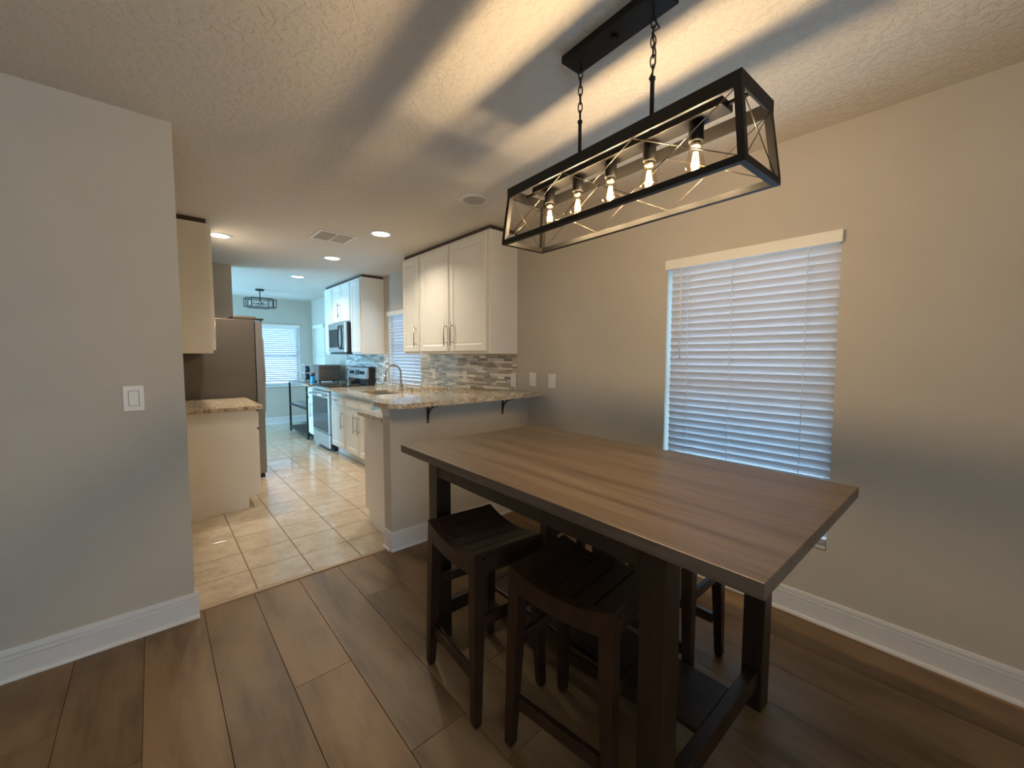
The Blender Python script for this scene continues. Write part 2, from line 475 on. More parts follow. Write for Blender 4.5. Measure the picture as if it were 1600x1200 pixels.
# ------------------------------------------------------------------ baseboards with quarter round
def bb_profile(sign, base):
    p = [(0, 0), (0.027, 0), (0.0265, 0.008), (0.0235, 0.014), (0.016, 0.017), (0.0145, 0.017), (0.0145, 0.083), (0.0065, 0.0835), (0.0065, 0.0905), (0.0125, 0.092),
         (0.0115, 0.103), (0.0040, 0.1035), (0.0040, 0.1105), (0.0095, 0.112), (0.0065, 0.129), (0, 0.131)]
    return [(base + sign * a, z) for a, z in p]
def baseboard(name, mb, label): tag(build(name, mb, 'trim_white'), label, 'baseboard', kind='structure')
baseboard('baseboard_right', MB().sweep(bb_profile(-1, XR), 'y', -2.2, YL), 'white stepped baseboard below the dining window')
mb = MB().sweep(bb_profile(-1, YL), 'x', -2.6, 0.1265)
mb.sweep(bb_profile(0.6, 0.112), 'y', YL + 0.0003, YL + 0.12)
baseboard('baseboard_left', mb, 'white stepped baseboard below the single light switch')
mb = MB().sweep(bb_profile(-1, YL), 'x', PX0 - 0.0145, XR - 0.03)
mb.sweep(bb_profile(-0.9, PX0), 'y', YL + 0.0003, YL + 0.11)
baseboard('baseboard_peninsula', mb, 'white stepped baseboard wrapping the half-height bar wall')
baseboard('baseboard_far', MB().sweep(bb_profile(-1, YF), 'x', -1.85, XR), 'white baseboard on the wall of the far room')

# ------------------------------------------------------------------ windows and blinds
def window(n, axis, rng, depth0, depth1, label):
    """vinyl window filling a wall opening; axis 'y' lies in the right wall"""
    a0, a1, z0, z1 = rng
    t = bpy.data.objects.new('window_%d' % n, None); COL.objects.link(t)
    base = ((depth0 + depth1) / 2, (a0 + a1) / 2, z0) if axis == 'y' else ((a0 + a1) / 2, (depth0 + depth1) / 2, z0)
    t.location = base; tag(t, label, 'window', kind='structure')
    def bx(mb, p0, p1, q0, q1, d0, d1):
        if axis == 'y': mb.box(d0, d1, p0, p1, q0, q1)
        else: mb.box(p0, p1, d0, d1, q0, q1)
        return mb
    w = 0.04
    fr = MB()
    bx(fr, a0, a0 + w, z0, z1, depth0, depth1); bx(fr, a1 - w, a1, z0, z1, depth0, depth1)
    bx(fr, a0 + w, a1 - w, z0, z0 + w, depth0, depth1); bx(fr, a0 + w, a1 - w, z1 - w, z1, depth0, depth1)
    build('window_frame', fr, 'trim_white', t)
    zm = (z0 + z1) / 2
    build('sash_rail', bx(MB(), a0 + w, a1 - w, zm - 0.02, zm + 0.02, depth0 + 0.005, depth1 - 0.005), 'trim_white', t)
    dm = (depth0 + depth1) / 2
    build('pane', bx(MB(), a0 + w, a1 - w, z0 + w, zm - 0.02, dm - 0.003, dm + 0.003), 'pane_glass', t)
    build('pane', bx(MB(), a0 + w, a1 - w, zm + 0.02, z1 - w, dm - 0.003, dm + 0.003), 'pane_glass', t)
    return t
window(1, 'y', W1, XR + 0.085, XR + 0.135, 'white framed window behind the dining room blind')
window(2, 'y', W2, XR + 0.085, XR + 0.135, 'white framed window above the kitchen sink')
window(3, 'y', W3, XR + 0.085, XR + 0.135, 'white framed side window beside the far corner')
window(4, 'x', W4, YF + 0.085, YF + 0.135, 'white framed window in the far wall')
window(5, 'x', (-1.95, -0.45, 0.75, 1.95), -2.345, -2.30, 'white framed window added for the fill light in the wall opposite the kitchen')  # unseen window, added as the opening for the back fill light

def blind(axis, wall, sgn, rng, tilt, pitch, label, wand=True, ladders=3, stack=0):
    """horizontal slat blind; sgn is the direction from the wall plane into the room"""
    a0, a1, z0, z1 = rng
    mid = (a0 + a1) / 2
    base = (wall, mid, z0) if axis == 'y' else (mid, wall, z0)
    t = thing('window_blind', base, label, 'blind')
    P = (lambda d, a, z: (wall + sgn * d, a, z)) if axis == 'y' else (lambda d, a, z: (a, wall + sgn * d, z))
    def bx(mb, d0, d1, p0, p1, q0, q1):
        A, B = P(d0, p0, q0), P(d1, p1, q1)
        mb.bbox(min(A[0], B[0]), max(A[0], B[0]), min(A[1], B[1]), max(A[1], B[1]), q0, q1, 0.002); return mb
    # valance: a board standing proud of the wall with short returns
    build('valance', bx(MB(), 0.004, 0.022, a0 - 0.006, a1 + 0.006, z1 - 0.042, z1 + 0.016), 'cabinet_white', t)
    build('headrail', bx(MB(), -0.05, -0.002, a0 + 0.006, a1 - 0.02, z1 - 0.045, z1 - 0.004), 'trim_white', t)
    s0, s1 = a0 + 0.004, a1 - 0.022
    w, th = 0.050, 0.003
    zc = z1 - 0.064
    dc = -0.027
    ca, sa = math.cos(tilt), math.sin(tilt)
    me = None; first = None
    while zc > z0 + 0.045 + 0.014 * stack:
        if me is None:
            mb = MB(); rows = []
            for u in range(5):
                q = -w / 2 + w * u / 4
                crown = 0.002 * (1 - (2 * q / w) ** 2)
                for tt in (-th / 2, th / 2):
                    # room-side edge is the upper one
                    d = q * ca - (tt + crown) * sa; z = q * sa + (tt + crown) * ca
                    rows.append((d, z))
            poly = [rows[2 * u] for u in range(5)] + [rows[2 * u + 1] for u in reversed(range(5))]
            n = len(poly)
            if axis == 'y':
                vs = [(sgn * d, s0 - mid, z) for d, z in poly] + [(sgn * d, s1 - mid, z) for d, z in poly]
            else:
                vs = [(s0 - mid, sgn * d, z) for d, z in poly] + [(s1 - mid, sgn * d, z) for d, z in poly]
            mb.add(vs, [tuple(range(n)), tuple(reversed(range(n, 2 * n)))] + [(i, (i + 1) % n, n + (i + 1) % n, n + i) for i in range(n)])
            o = build('slat', mb, 'slat_white', t, local=True); me = o.data
        else:
            o = bpy.data.objects.new('slat', me); COL.objects.link(o); o.parent = t
        o.location = (sgn * dc, 0, zc - z0) if axis == 'y' else (0, sgn * dc, zc - z0)
        zc -= pitch
    if stack:      # spare slats lying on the bottom rail
        for q in range(stack):
            o = bpy.data.objects.new('slat', me); COL.objects.link(o); o.parent = t
            o.location = (sgn * dc, 0, 0.030 + 0.011 * q); o.rotation_euler = (0, -tilt * 0.96, 0)
    build('bottom_rail', bx(MB(), dc - 0.024, dc + 0.024, s0, s1, z0 + 0.004, z0 + 0.022), 'slat_white', t)
    for q in ([0.16, 0.84] if ladders == 2 else [0.15, 0.57, 0.86]):
        a = s0 + (s1 - s0) * q
        mb = MB()
        mb.tube([P(dc + 0.0275, a, z1 - 0.05), P(dc + 0.0275, a, z0 + 0.02)], 0.0019, 5)
        mb.tube([P(dc - 0.0275, a, z1 - 0.05), P(dc - 0.0275, a, z0 + 0.02)], 0.0019, 5)
        build('ladder_cord', mb, 'cord_white', t)
    if wand:
        a = s1 - 0.075
        build('tilt_wand', MB().tube([P(0.012, a, z1 - 0.045), P(0.012, a, z1 - 0.60)], 0.0042, 6), 'plate_white', t)
    return t
T65 = math.radians(65)
blind('y', XR, -1, W1, T65, 0.0425, 'white closed slat blind on the dining window behind the table', stack=3)
blind('y', XR, -1, W2, math.radians(56), 0.0425, 'white slat blind on the window above the sink', wand=False, ladders=2)
blind('y', XR, -1, W3, math.radians(52), 0.0425, 'white slat blind on the narrow side window of the far room', wand=False, ladders=2)
blind('x', YF, -1, W4, math.radians(47), 0.0425, 'white open slat blind on the far wall above the cart', wand=True, ladders=2)
tag(build('trim_2', MB().bbox(W4[0] - 0.03, W4[1] + 0.03, YF - 0.03, YF + 0.08, W4[2] - 0.035, W4[2], 0.004), 'trim_white'), 'white sill under the far wall window', 'sill', kind='structure')
tag(build('trim_3', MB().bbox(XR - 0.018, XR + 0.08, W2[0] - 0.01, W2[1] + 0.02, W2[2] - 0.025, W2[2], 0.004), 'trim_white'), 'white sill under the kitchen sink window', 'sill', kind='structure')

# ------------------------------------------------------------------ cabinet helpers
def door_panel(mb, face, nrm, y0, y1, z0, z1, t=0.019, inset=0.055):
    """framed cabinet door standing on the plane x = face, facing nrm (+1 or -1) along x"""
    def ring(i, d): return [(face + nrm * d, y0 + i, z0 + i), (face + nrm * d, y1 - i, z0 + i), (face + nrm * d, y1 - i, z1 - i), (face + nrm * d, y0 + i, z1 - i)]
    inset = min(inset, 0.3 * min(y1 - y0, z1 - z0))
    rings = [ring(0, 0), ring(0, t - 0.004), ring(0.004, t), ring(inset, t), ring(inset + 0.012, t - 0.009), ring(inset + 0.020, t - 0.009), ring(inset + 0.024, t - 0.007)]
    o = len(mb.v)
    vs = [p for r in rings for p in r]; fs = [(0, 1, 2, 3)]
    for i in range(len(rings) - 1):
        for j in range(4): fs.append((i * 4 + j, i * 4 + (j + 1) % 4, i * 4 + 4 + (j + 1) % 4, i * 4 + 4 + j))
    q = (len(rings) - 1) * 4; fs.append((q, q + 1, q + 2, q + 3))
    return mb.add(vs, fs)
def bar_pull(face, nrm, y, z0, z1, r=0.0055):
    mb = MB(); x = face + nrm * 0.034
    mb.tube([(x, y, z0), (x, y, z1)], r, 8)
    for z in (z0 + 0.035, z1 - 0.035): mb.tube([(face, y, z), (x, y, z)], r * 0.85, 8)
    return mb
def bar_pull_h(face, nrm, y0, y1, z, r=0.0055):
    mb = MB(); x = face + nrm * 0.034
    mb.tube([(x, y0, z), (x, y1, z)], r, 8)
    for y in (y0 + 0.03, y1 - 0.03): mb.tube([(face, y, z), (x, y, z)], r * 0.85, 8)
    return mb
CG = 'kitchen cabinets'
def cabinet(name, x0, x1, y0, y1, z0, z1, nrm, doors, label, drawers=(), toe=0.0, cat='cabinet'):
    """doors: (y0, y1, z0, z1, handle_y or None, handle_z0, handle_z1)"""
    t = thing(name, ((x0 + x1) / 2, (y0 + y1) / 2, z0), label, cat, CG)
    face = x1 if nrm > 0 else x0
    mb = MB()
    if toe:
        mb.bbox(x0, x1, y0, y1, z0 + toe, z1, 0.002)
        if nrm > 0: mb.box(x0, x1 - 0.075, y0, y1, z0, z0 + toe)
        else: mb.box(x0 + 0.075, x1, y0, y1, z0, z0 + toe)
    else: mb.bbox(x0, x1, y0, y1, z0, z1, 0.002)
    build('body', mb, 'cabinet_white', t)
    if z1 > 2.3:
        build('filler_strip', MB().box(x0 + (0.012 if nrm < 0 else 0), x1 - (0.012 if nrm > 0 else 0), y0 + 0.012, y1 - 0.002, z1 + 0.0003, H - 0.001), 'filler_dark', t)
    for d in doors:
        o = build('door', door_panel(MB(), face + nrm * 0.0012, nrm, *d[:4]), 'cabinet_white', t)
        if d[4] is not None:
            build('handle', bar_pull(face + nrm * 0.02, nrm, d[4], d[5], d[6]), 'nickel', o)
    for d in drawers:
        o = build('drawer', door_panel(MB(), face + nrm * 0.0012, nrm, *d[:4], inset=0.022), 'cabinet_white', t)
        if d[4] is not None:
            build('handle', bar_pull_h(face + nrm * 0.02, nrm, d[4], d[5], (d[2] + d[3]) / 2), 'nickel', o)
    return t

# ------------------------------------------------------------------ upper cabinets on the window side
UX = 2.125
cabinet('wall_cabinet', UX, XR - 0.001, 2.736, 3.93, 1.36, 2.405, -1,
        [(2.775, 3.335, 1.385, 2.385, 3.275, 1.435, 1.66), (3.36, 3.915, 1.385, 2.385, 3.39, 1.435, 1.66)],
        'white two-door wall cabinet above the mosaic backsplash, next to the pendant lamp')
cabinet('wall_cabinet', UX, XR - 0.001, 3.931, 4.315, 1.36, 2.405, -1, [(3.95, 4.30, 1.385, 2.385, 3.99, 1.43, 1.66)],
        'white single-door wall cabinet edging the sink window')
cabinet('wall_cabinet', UX, XR - 0.001, 5.56, 5.949, 1.36, 2.405, -1, [(5.585, 5.93, 1.385, 2.385, None, 0, 0)],
        'white single-door wall cabinet between sink window and microwave')
cabinet('wall_cabinet', UX, XR - 0.001, 5.95, 6.709, 1.825, 2.405, -1,
        [(5.965, 6.32, 1.845, 2.385, None, 0, 0), (6.335, 6.695, 1.845, 2.385, 6.37, 1.90, 2.12)],
        'short white two-door wall cabinet directly above the microwave')
cabinet('wall_cabinet', UX, XR - 0.001, 6.71, 7.10, 1.36, 2.405, -1, [(6.73, 7.085, 1.385, 2.385, None, 0, 0)],
        'white single-door wall cabinet beyond the microwave')
# ------------------------------------------------------------------ upper and base cabinets on the refrigerator side
cabinet('wall_cabinet', XK + 0.001, 0.375, 4.20, 5.08, 1.355, 2.402, 1, [(4.215, 4.63, 1.382, 2.385, 4.59, 1.43, 1.66), (4.645, 5.065, 1.382, 2.385, 4.69, 1.43, 1.66)],
        'white wall cabinet above the short counter by the refrigerator')
cabinet('base_cabinet', XK + 0.001, 0.655, 4.20, 5.05, 0.0, 0.864, 1, [(4.215, 4.62, 0.13, 0.68, 4.58, 0.40, 0.63), (4.63, 5.035, 0.13, 0.68, 4.67, 0.40, 0.63)],
        'white base cabinet under the short counter by the refrigerator', drawers=[(4.215, 4.62, 0.70, 0.845, 4.35, 4.49), (4.63, 5.035, 0.70, 0.845, 4.76, 4.90)], toe=0.10)
# ------------------------------------------------------------------ base cabinets on the window side
BX = 1.80
cabinet('base_cabinet', BX, XR - 0.001, 5.311, 5.885, 0.0, 0.869, -1, [(5.33, 5.825, 0.13, 0.675, 5.37, 0.40, 0.63)],
        'white base cabinet with drawer and door beside the range', drawers=[(5.345, 5.825, 0.70, 0.81, 5.52, 5.66)], toe=0.11)
cabinet('base_cabinet', BX, XR - 0.001, 4.42, 5.31, 0.0, 0.66, -1, [(4.86, 5.29, 0.13, 0.64, 4.925, 0.40, 0.63), (4.435, 4.84, 0.13, 0.64, 4.80, 0.40, 0.63)],
        'white two-door sink base cabinet under the faucet', toe=0.11)
o = [q for q in COL.objects if q.name.startswith('base_cabinet') and q['label'].startswith('white two-door sink')][0]
build('front_rail', MB().box(BX, BX + 0.02, 4.42, 5.31, 0.66, 0.868), 'cabinet_white', o)
for a, b_ in ((4.86, 5.29), (4.435, 4.84)):
    build('drawer_front', door_panel(MB(), BX - 0.0012, -1, a, b_, 0.70, 0.81, inset=0.022), 'cabinet_white', o)
cabinet('base_cabinet', BX, XR - 0.001, 6.652, 6.96, 0.0, 0.869, -1, [(6.67, 6.945, 0.13, 0.675, 6.72, 0.40, 0.63)],
        'narrow white base cabinet between range and metal cart', drawers=[(6.67, 6.945, 0.70, 0.84, 6.74, 6.87)], toe=0.11)
# peninsula cabinet: end panel towards the walkway, toe kick on the kitchen side
t = thing('base_cabinet', (1.8, 2.98, 0), 'white peninsula cabinet end panel behind the bar wall', 'cabinet', CG)
mb = MB().bbox(1.235, XR - 0.002, YL + 0.111, 3.24, 0.11, 0.869, 0.002); mb.box(1.235, XR - 0.002, YL + 0.111, 3.165, 0.0, 0.11)
build('body', mb, 'cabinet_white', t)
mb = MB().box(1.262, 1.70, 3.2405, 3.259, 0.13, 0.845)
build('door', mb, 'cabinet_white', t)

# dishwasher
t = thing('dishwasher', (2.1, 4.11, 0), 'stainless dishwasher under the counter beside the sink base', 'dishwasher')
build('body', MB().box(BX + 0.01, XR - 0.01, 3.802, 4.418, 0.1, 0.866), 'toe_kick', t)
build('door', MB().bbox(BX - 0.03, BX + 0.009, 3.806, 4.414, 0.13, 0.74, 0.006), 'stainless', t)
build('control_panel', MB().bbox(BX - 0.03, BX + 0.009, 3.806, 4.414, 0.745, 0.862, 0.01), 'stainless', t)
build('base', MB().box(BX + 0.06, XR - 0.05, 3.81, 4.41, 0.0, 0.1), 'toe_kick', t)

# ------------------------------------------------------------------ counters
ZC0, ZC1 = 0.870, 0.900
SX0, SX1, SY0, SY1 = 1.86, 2.23, 4.46, 5.02
t = thing('countertop', (2.05, 4.4, ZC0), 'speckled cream granite counter with sink running along the window wall', 'countertop')
mb = MB()
mb.bbox(1.18, XR - 0.001, YL + 0.1115, 3.23, ZC0, ZC1, 0.004)
mb.box(1.715, XR - 0.001, 3.23, SY0, ZC0, ZC1); mb.box(1.715, XR - 0.001, SY1, 5.887, ZC0, ZC1)
mb.box(1.715, SX0, SY0, SY1, ZC0, ZC1); mb.box(SX1, XR - 0.001, SY0, SY1, ZC0, ZC1)
build('slab', mb, 'granite', t)
build('splash_strip', MB().box(XR - 0.022, XR - 0.001, 2.80, 5.887, ZC1, 1.0 - 0.07).box(XR - 0.022, XR - 0.001, 2.80, 4.50, 0.93, 1.0), 'granite', t)
tag(build('countertop', MB().bbox(1.715, XR - 0.001, 6.652, 6.985, ZC0, ZC1, 0.004), 'granite', loc=(2.07, 6.8, ZC0)), 'small granite counter slab between range and metal cart', 'countertop')
t = thing('countertop', (0.39, 4.6, 0.865), 'short granite counter beside the refrigerator', 'countertop')
build('slab', MB().bbox(XK + 0.001, 0.705, 4.165, 5.075, 0.866, 0.900, 0.004), 'granite', t)
build('splash_strip', MB().box(XK + 0.001, XK + 0.022, 4.20, 5.075, 0.900, 1.0), 'granite', t)

# raised bar top with rounded free end
def rounded_poly(x0, x1, y0, y1, r):
    pts = [(x1, y0), (x1, y1)]
    for c, a0 in (((x0 + r, y1 - r), PI / 2), ((x0 + r, y0 + r), PI)):
        for i in range(9):
            a = a0 + PI / 2 * i / 8
            pts.append((c[0] + r * math.cos(a), c[1] + r * math.sin(a)))
    return pts
tag(build('bar_top', MB().prism(rounded_poly(1.085, XR - 0.001, 2.405, 2.80, 0.14), 1.0, 1.032), 'granite', loc=(1.75, 2.6, 1.0)),
    'raised speckled granite bar top with rounded end on the half wall', 'bar top')
# moulding under the bar at the wall end
tag(build('trim_4', MB().box(PX0 - 0.012, PX0 - 0.0005, YL, YL + 0.11, 0.955, 0.999).box(PX0 - 0.006, PX0 - 0.0005, YL, YL + 0.11, 0.93, 0.955), 'trim_white'),
    'small white moulding under the rounded bar end', 'trim', kind='structure')

# bar brackets
for bx_, which in ((1.45, 'nearest the rounded bar end'), (2.148, 'close to the wall plates')):
    t = thing('shelf_bracket', (bx_, YL, 0.86), 'black curved metal bracket under the bar, ' + which, 'bracket', 'brackets under the bar')
    w = 0.009
    build('wall_plate', MB().bbox(bx_ - w, bx_ + w, YL - 0.006, YL - 0.0005, 0.855, 0.999, 0.002), 'black_metal', t)
    build('shelf_arm', MB().bbox(bx_ - w, bx_ + w, YL - 0.155, YL - 0.006, 0.993, 0.9995, 0.002), 'black_metal', t)
    pts = [(bx_, YL - 0.135 + 0.130 * (1 - math.cos(a)), 0.993 - 0.115 * math.sin(a) + 0.0) for a in [PI / 2 * i / 10 for i in range(11)]]
    # quarter arc bulging towards the corner
    pts = [(bx_, YL - 0.006 - 0.125 * (1 - math.sin(a)), 0.990 - 0.105 * (1 - math.cos(a))) for a in [PI / 2 * i / 10 for i in range(11)]]
    build('brace', MB().tube(pts, 0.006, 8), 'black_metal', t)
    build('screw', MB().tube([(bx_, YL - 0.0085, 0.870), (bx_, YL - 0.006, 0.870)], 0.004, 8), 'nickel', t)

# ------------------------------------------------------------------ mosaic backsplash
def backsplash(label, patches, seed):
    rnd = random.Random(seed)
    mb0, mb1 = MB(), MB()
    for (y0, y1, z0, z1) in patches:
        mb0.box(XR - 0.006, XR - 0.0005, y0, y1, z0, z1)
        z = z0 + 0.001
        while z < z1 - 0.008:
            h_ = rnd.choice([0.012, 0.015, 0.015, 0.024])
            h_ = min(h_, z1 - z - 0.001)
            y = y0 + 0.001 - rnd.uniform(0, 0.1)
            while y < y1 - 0.002:
                l_ = rnd.choice([0.075, 0.10, 0.15, 0.15, 0.20])
                a, b_ = max(y, y0 + 0.001), min(y + l_, y1 - 0.001)
                if b_ - a > 0.006:
                    mb1.box(XR - 0.0085 - rnd.uniform(0, 0.0012), XR - 0.006, a, b_, z, z + h_, rnd.choice([0, 0, 1, 2, 2, 3, 3, 4, 5]))
                y += l_ + 0.002
            z += h_ + 0.002
    o = build('backsplash', mb0, 'mosaic_grout', loc=(XR, patches[0][0], patches[0][2]))
    tag(o, label, 'backsplash', kind='structure')
    s = build('mosaic_strips', mb1, MOSAIC, o); s['kind'] = 'stuff'
backsplash('grey and cream strip mosaic backsplash below the near wall cabinets', [(2.738, 2.801, 1.033, 1.3595), (2.801, 4.505, 1.0005, 1.3595)], 3)
backsplash('grey and cream strip mosaic backsplash behind the range', [(5.44, 7.15, 0.931, 1.3595)], 5)

# ------------------------------------------------------------------ wall plates
def wall_plate(name, label, x, y, z, kind, axis, cat, group=None, w=0.072, h_=0.118, off=0.0):
    """plate on the right wall (axis 'x') or on the left wall (axis 'y')"""
    t = thing(name, (x, y, z - h_ / 2), label, cat, group)
    def P(mb, u0, u1, v0, v1, d0, d1, r=0.002):
        if axis == 'x': mb.bbox(x - off - d1, x - off - d0, y + u0, y + u1, z + v0, z + v1, r)
        else: mb.bbox(x + u0, x + u1, y - off - d1, y - off - d0, z + v0, z + v1, r)
        return mb
    build('plate', P(MB(), -w / 2, w / 2, -h_ / 2, h_ / 2, 0.0006, 0.0065, 0.0025), 'plate_white', t)
    if kind == 'rocker':
        build('rocker_gap', P(MB(), -0.0185, 0.0185, -0.0355, 0.0355, 0.0066, 0.0069, 0.0001), 'slot_dark', t)
        build('rocker', P(MB(), -0.017, 0.017, -0.034, 0.034, 0.0070, 0.0105, 0.0015), 'plate_white', t)
    elif kind == 'outlet':
        for s_ in (-1, 1):
            f = build('socket_face', P(MB(), -0.017, 0.017, s_ * 0.0195 - 0.014, s_ * 0.0195 + 0.014, 0.0066, 0.0085, 0.003), 'plate_white', t)
            for u in (-0.0065, 0.0065):
                build('slot', P(MB(), u - 0.0012, u + 0.0012, s_ * 0.0195 - 0.002, s_ * 0.0195 + 0.007, 0.0086, 0.0089, 0.0001), 'slot_dark', f)
    elif kind == 'double':
        for u in (-0.016, 0.016):
            build('rocker', P(MB(), u - 0.010, u + 0.010, -0.034, 0.034, 0.0066, 0.0095, 0.0012), 'plate_white', t)
    elif kind == 'dimmer':
        build('insert', P(MB(), -0.017, 0.017, -0.034, 0.034, 0.0066, 0.008, 0.001), 'plate_white', t)
    for v in (-0.048, 0.048):
        build('screw', P(MB(), -0.0028, 0.0028, v - 0.0028, v + 0.0028, 0.0066, 0.0075, 0.001), 'plate_white', t)
    return t
wall_plate('light_switch', 'white single rocker light switch on the grey left-hand wall by the kitchen opening', -0.071, YL, 1.138, 'rocker', 'y', 'switch')
wall_plate('wall_plate', 'white wall plate with vertical ribs on the greige wall, closer to the backsplash', XR, 2.53, 1.138, 'double', 'x', 'switch', w=0.080)
wall_plate('wall_plate', 'white wall plate on the greige wall, closer to the dining window', XR, 2.302, 1.136, 'dimmer', 'x', 'switch', w=0.080)
wall_plate('outlet', 'white outlet plate on the mosaic, closest to the sink window', XR, 4.175, 1.132, 'outlet', 'x', 'outlet', 'outlets on the backsplash', off=0.010)
wall_plate('outlet', 'white outlet plate in the middle of the near mosaic backsplash', XR, 3.547, 1.126, 'outlet', 'x', 'outlet', 'outlets on the backsplash', off=0.010)
wall_plate('outlet', 'white outlet plate at the open edge of the mosaic by the greige wall', XR, 2.776, 1.124, 'outlet', 'x', 'outlet', 'outlets on the backsplash', off=0.010)

# ------------------------------------------------------------------ sink and faucet
t = thing('sink', (2.045, 4.74, 0.68), 'undermount stainless sink set into the granite counter', 'sink')
mb = MB(); e = 0.004
mb.box(SX0 - e, SX1 + e, SY0 - e, SY1 + e, 0.676, 0.68)
mb.box(SX0 - e, SX0, SY0 - e, SY1 + e, 0.68, 0.869); mb.box(SX1, SX1 + e, SY0 - e, SY1 + e, 0.68, 0.869)
mb.box(SX0, SX1, SY0 - e, SY0, 0.68, 0.869); mb.box(SX0, SX1, SY1, SY1 + e, 0.68, 0.869)
mb.box(SX0, SX1, 4.735, 4.745, 0.68, 0.84)
build('bowl', mb, 'stainless', t)
build('drain', MB().lathe([(0.04, 0.6805), (0.04, 0.683), (0.03, 0.683), (0.025, 0.6815)], (2.045, 4.6), 16), 'nickel', t)
fx, fy = 2.335, 4.86
t = thing('faucet', (fx, fy, ZC1), 'tall brushed nickel gooseneck kitchen faucet at the sink', 'faucet')
build('base', MB().lathe([(0.034, ZC1 + 0.0003), (0.033, 0.912), (0.024, 0.925), (0.022, 0.99), (0.016, 1.0)], (fx, fy), 18), 'nickel', t)
pts = [(fx, fy, 0.99), (fx, fy, 1.10)] + [(fx - 0.10 + 0.10 * math.cos(a), fy, 1.12 + 0.10 * math.sin(a)) for a in [PI * i / 14 for i in range(15)]] + [(fx - 0.205, fy, 1.10)]
build('spout', MB().tube(pts, 0.012, 12), 'nickel', t)
build('spray_head', MB().lathe([(0.0125, 1.105), (0.017, 1.06), (0.0185, 1.03), (0.0165, 1.018)], (fx - 0.2055, fy), 14), 'nickel', t)
build('lever', MB().tube([(fx, fy - 0.018, 0.955), (fx + 0.005, fy - 0.05, 0.965), (fx + 0.01, fy - 0.10, 0.995)], [0.010, 0.008, 0.006], 10), 'nickel', t)
tag(build('soap_dispenser', MB().lathe([(0.020, ZC1 + 0.0003), (0.019, 0.906), (0.009, 0.910), (0.008, 0.935), (0.012, 0.937), (0.012, 0.945)], (2.36, 4.62), 14).tube([(2.36, 4.62, 0.941), (2.31, 4.62, 0.941)], 0.005, 8), 'nickel', loc=(2.36, 4.62, ZC1)),
    'small dark metal soap pump beside the faucet', 'soap pump')
mb = MB().lathe([(0.028, ZC1 + 0.0003), (0.036, 1.02)], (2.33, 5.03), 18, cap1=False)
tag(build('drinking_glass', mb, 'clear_glass', loc=(2.33, 5.03, ZC1)), 'clear glass tumbler beside the sink under the window', 'glass')

# ------------------------------------------------------------------ range
RY0, RY1 = 5.890, 6.650
t = thing('range', (2.1, 6.27, 0), 'stainless electric range with black glass cooktop', 'stove')
build('body', MB().box(BX, XR - 0.02, RY0, RY1, 0.03, 0.895), 'black_plastic', t)
for yy in (RY0 + 0.06, RY1 - 0.06):
    for xx in (BX + 0.06, XR - 0.1): build('foot', MB().lathe([(0.02, 0.0), (0.02, 0.03)], (xx, yy), 10), 'black_plastic', t)
build('storage_drawer', MB().bbox(BX - 0.032, BX - 0.001, RY0 + 0.004, RY1 - 0.004, 0.045, 0.235, 0.006), 'stainless', t)
od = build('oven_door', MB().bbox(BX - 0.036, BX - 0.001, RY0 + 0.004, RY1 - 0.004, 0.245, 0.835, 0.006), 'stainless', t)
build('oven_window', MB().bbox(BX - 0.0385, BX - 0.0362, RY0 + 0.03, RY1 - 0.03, 0.262, 0.745, 0.001), 'oven_glass', od)
build('handle', MB().tube([(BX - 0.085, RY0 + 0.03, 0.79), (BX - 0.085, RY1 - 0.03, 0.79)], 0.012, 10).tube([(BX - 0.036, RY0 + 0.06, 0.79), (BX - 0.085, RY0 + 0.06, 0.79)], 0.009, 8).tube([(BX - 0.036, RY1 - 0.06, 0.79), (BX - 0.085, RY1 - 0.06, 0.79)], 0.009, 8), 'stainless', od)
build('front_trim', MB().bbox(BX - 0.03, BX - 0.001, RY0 + 0.004, RY1 - 0.004, 0.845, 0.893, 0.005), 'stainless', t)
ct = build('cooktop', MB().bbox(BX - 0.035, XR - 0.10, RY0 + 0.001, RY1 - 0.001, 0.8955, 0.912, 0.004), 'black_glass', t)
for (xx, yy, rr) in ((1.94, 6.08, 0.10), (1.94, 6.46, 0.08), (2.18, 6.08, 0.08), (2.18, 6.46, 0.10)):
    build('burner_ring', MB().tube([(xx + rr * math.cos(a), yy + rr * math.sin(a), 0.9125) for a in [2 * PI * i / 32 for i in range(32)]], 0.0012, 4, closed=True), 'toe_kick', ct)
build('back_riser', MB().box(XR - 0.10, XR - 0.02, RY0 + 0.001, RY1 - 0.001, 0.8955, 1.17), 'black_plastic', t)
# slanted control panel
PXa, PXb = XR - 0.155, XR - 0.105
cp = build('control_panel', MB().hexa([(PXa, RY0 + 0.01, 1.0), (XR - 0.101, RY0 + 0.01, 1.0), (XR - 0.101, RY1 - 0.01, 1.0), (PXa, RY1 - 0.01, 1.0)],
                                      [(PXb - 0.012, RY0 + 0.01, 1.16), (XR - 0.101, RY0 + 0.01, 1.16), (XR - 0.101, RY1 - 0.01, 1.16), (PXb - 0.012, RY1 - 0.01, 1.16)]), 'stainless', t)
nx = Vector((-0.16, 0, 0.038)).normalized()
def on_panel(z): return PXa + (PXb - 0.012 - PXa) * (z - 1.0) / 0.16
for yy in (6.02, 6.11, 6.42, 6.51):
    c0 = Vector((on_panel(1.085), yy, 1.085))
    build('knob', MB().tube([c0 + nx * 0.0005, c0 + nx * 0.022], [0.026, 0.021], 14), 'black_plastic', cp)
z0_, z1_ = 1.05, 1.125
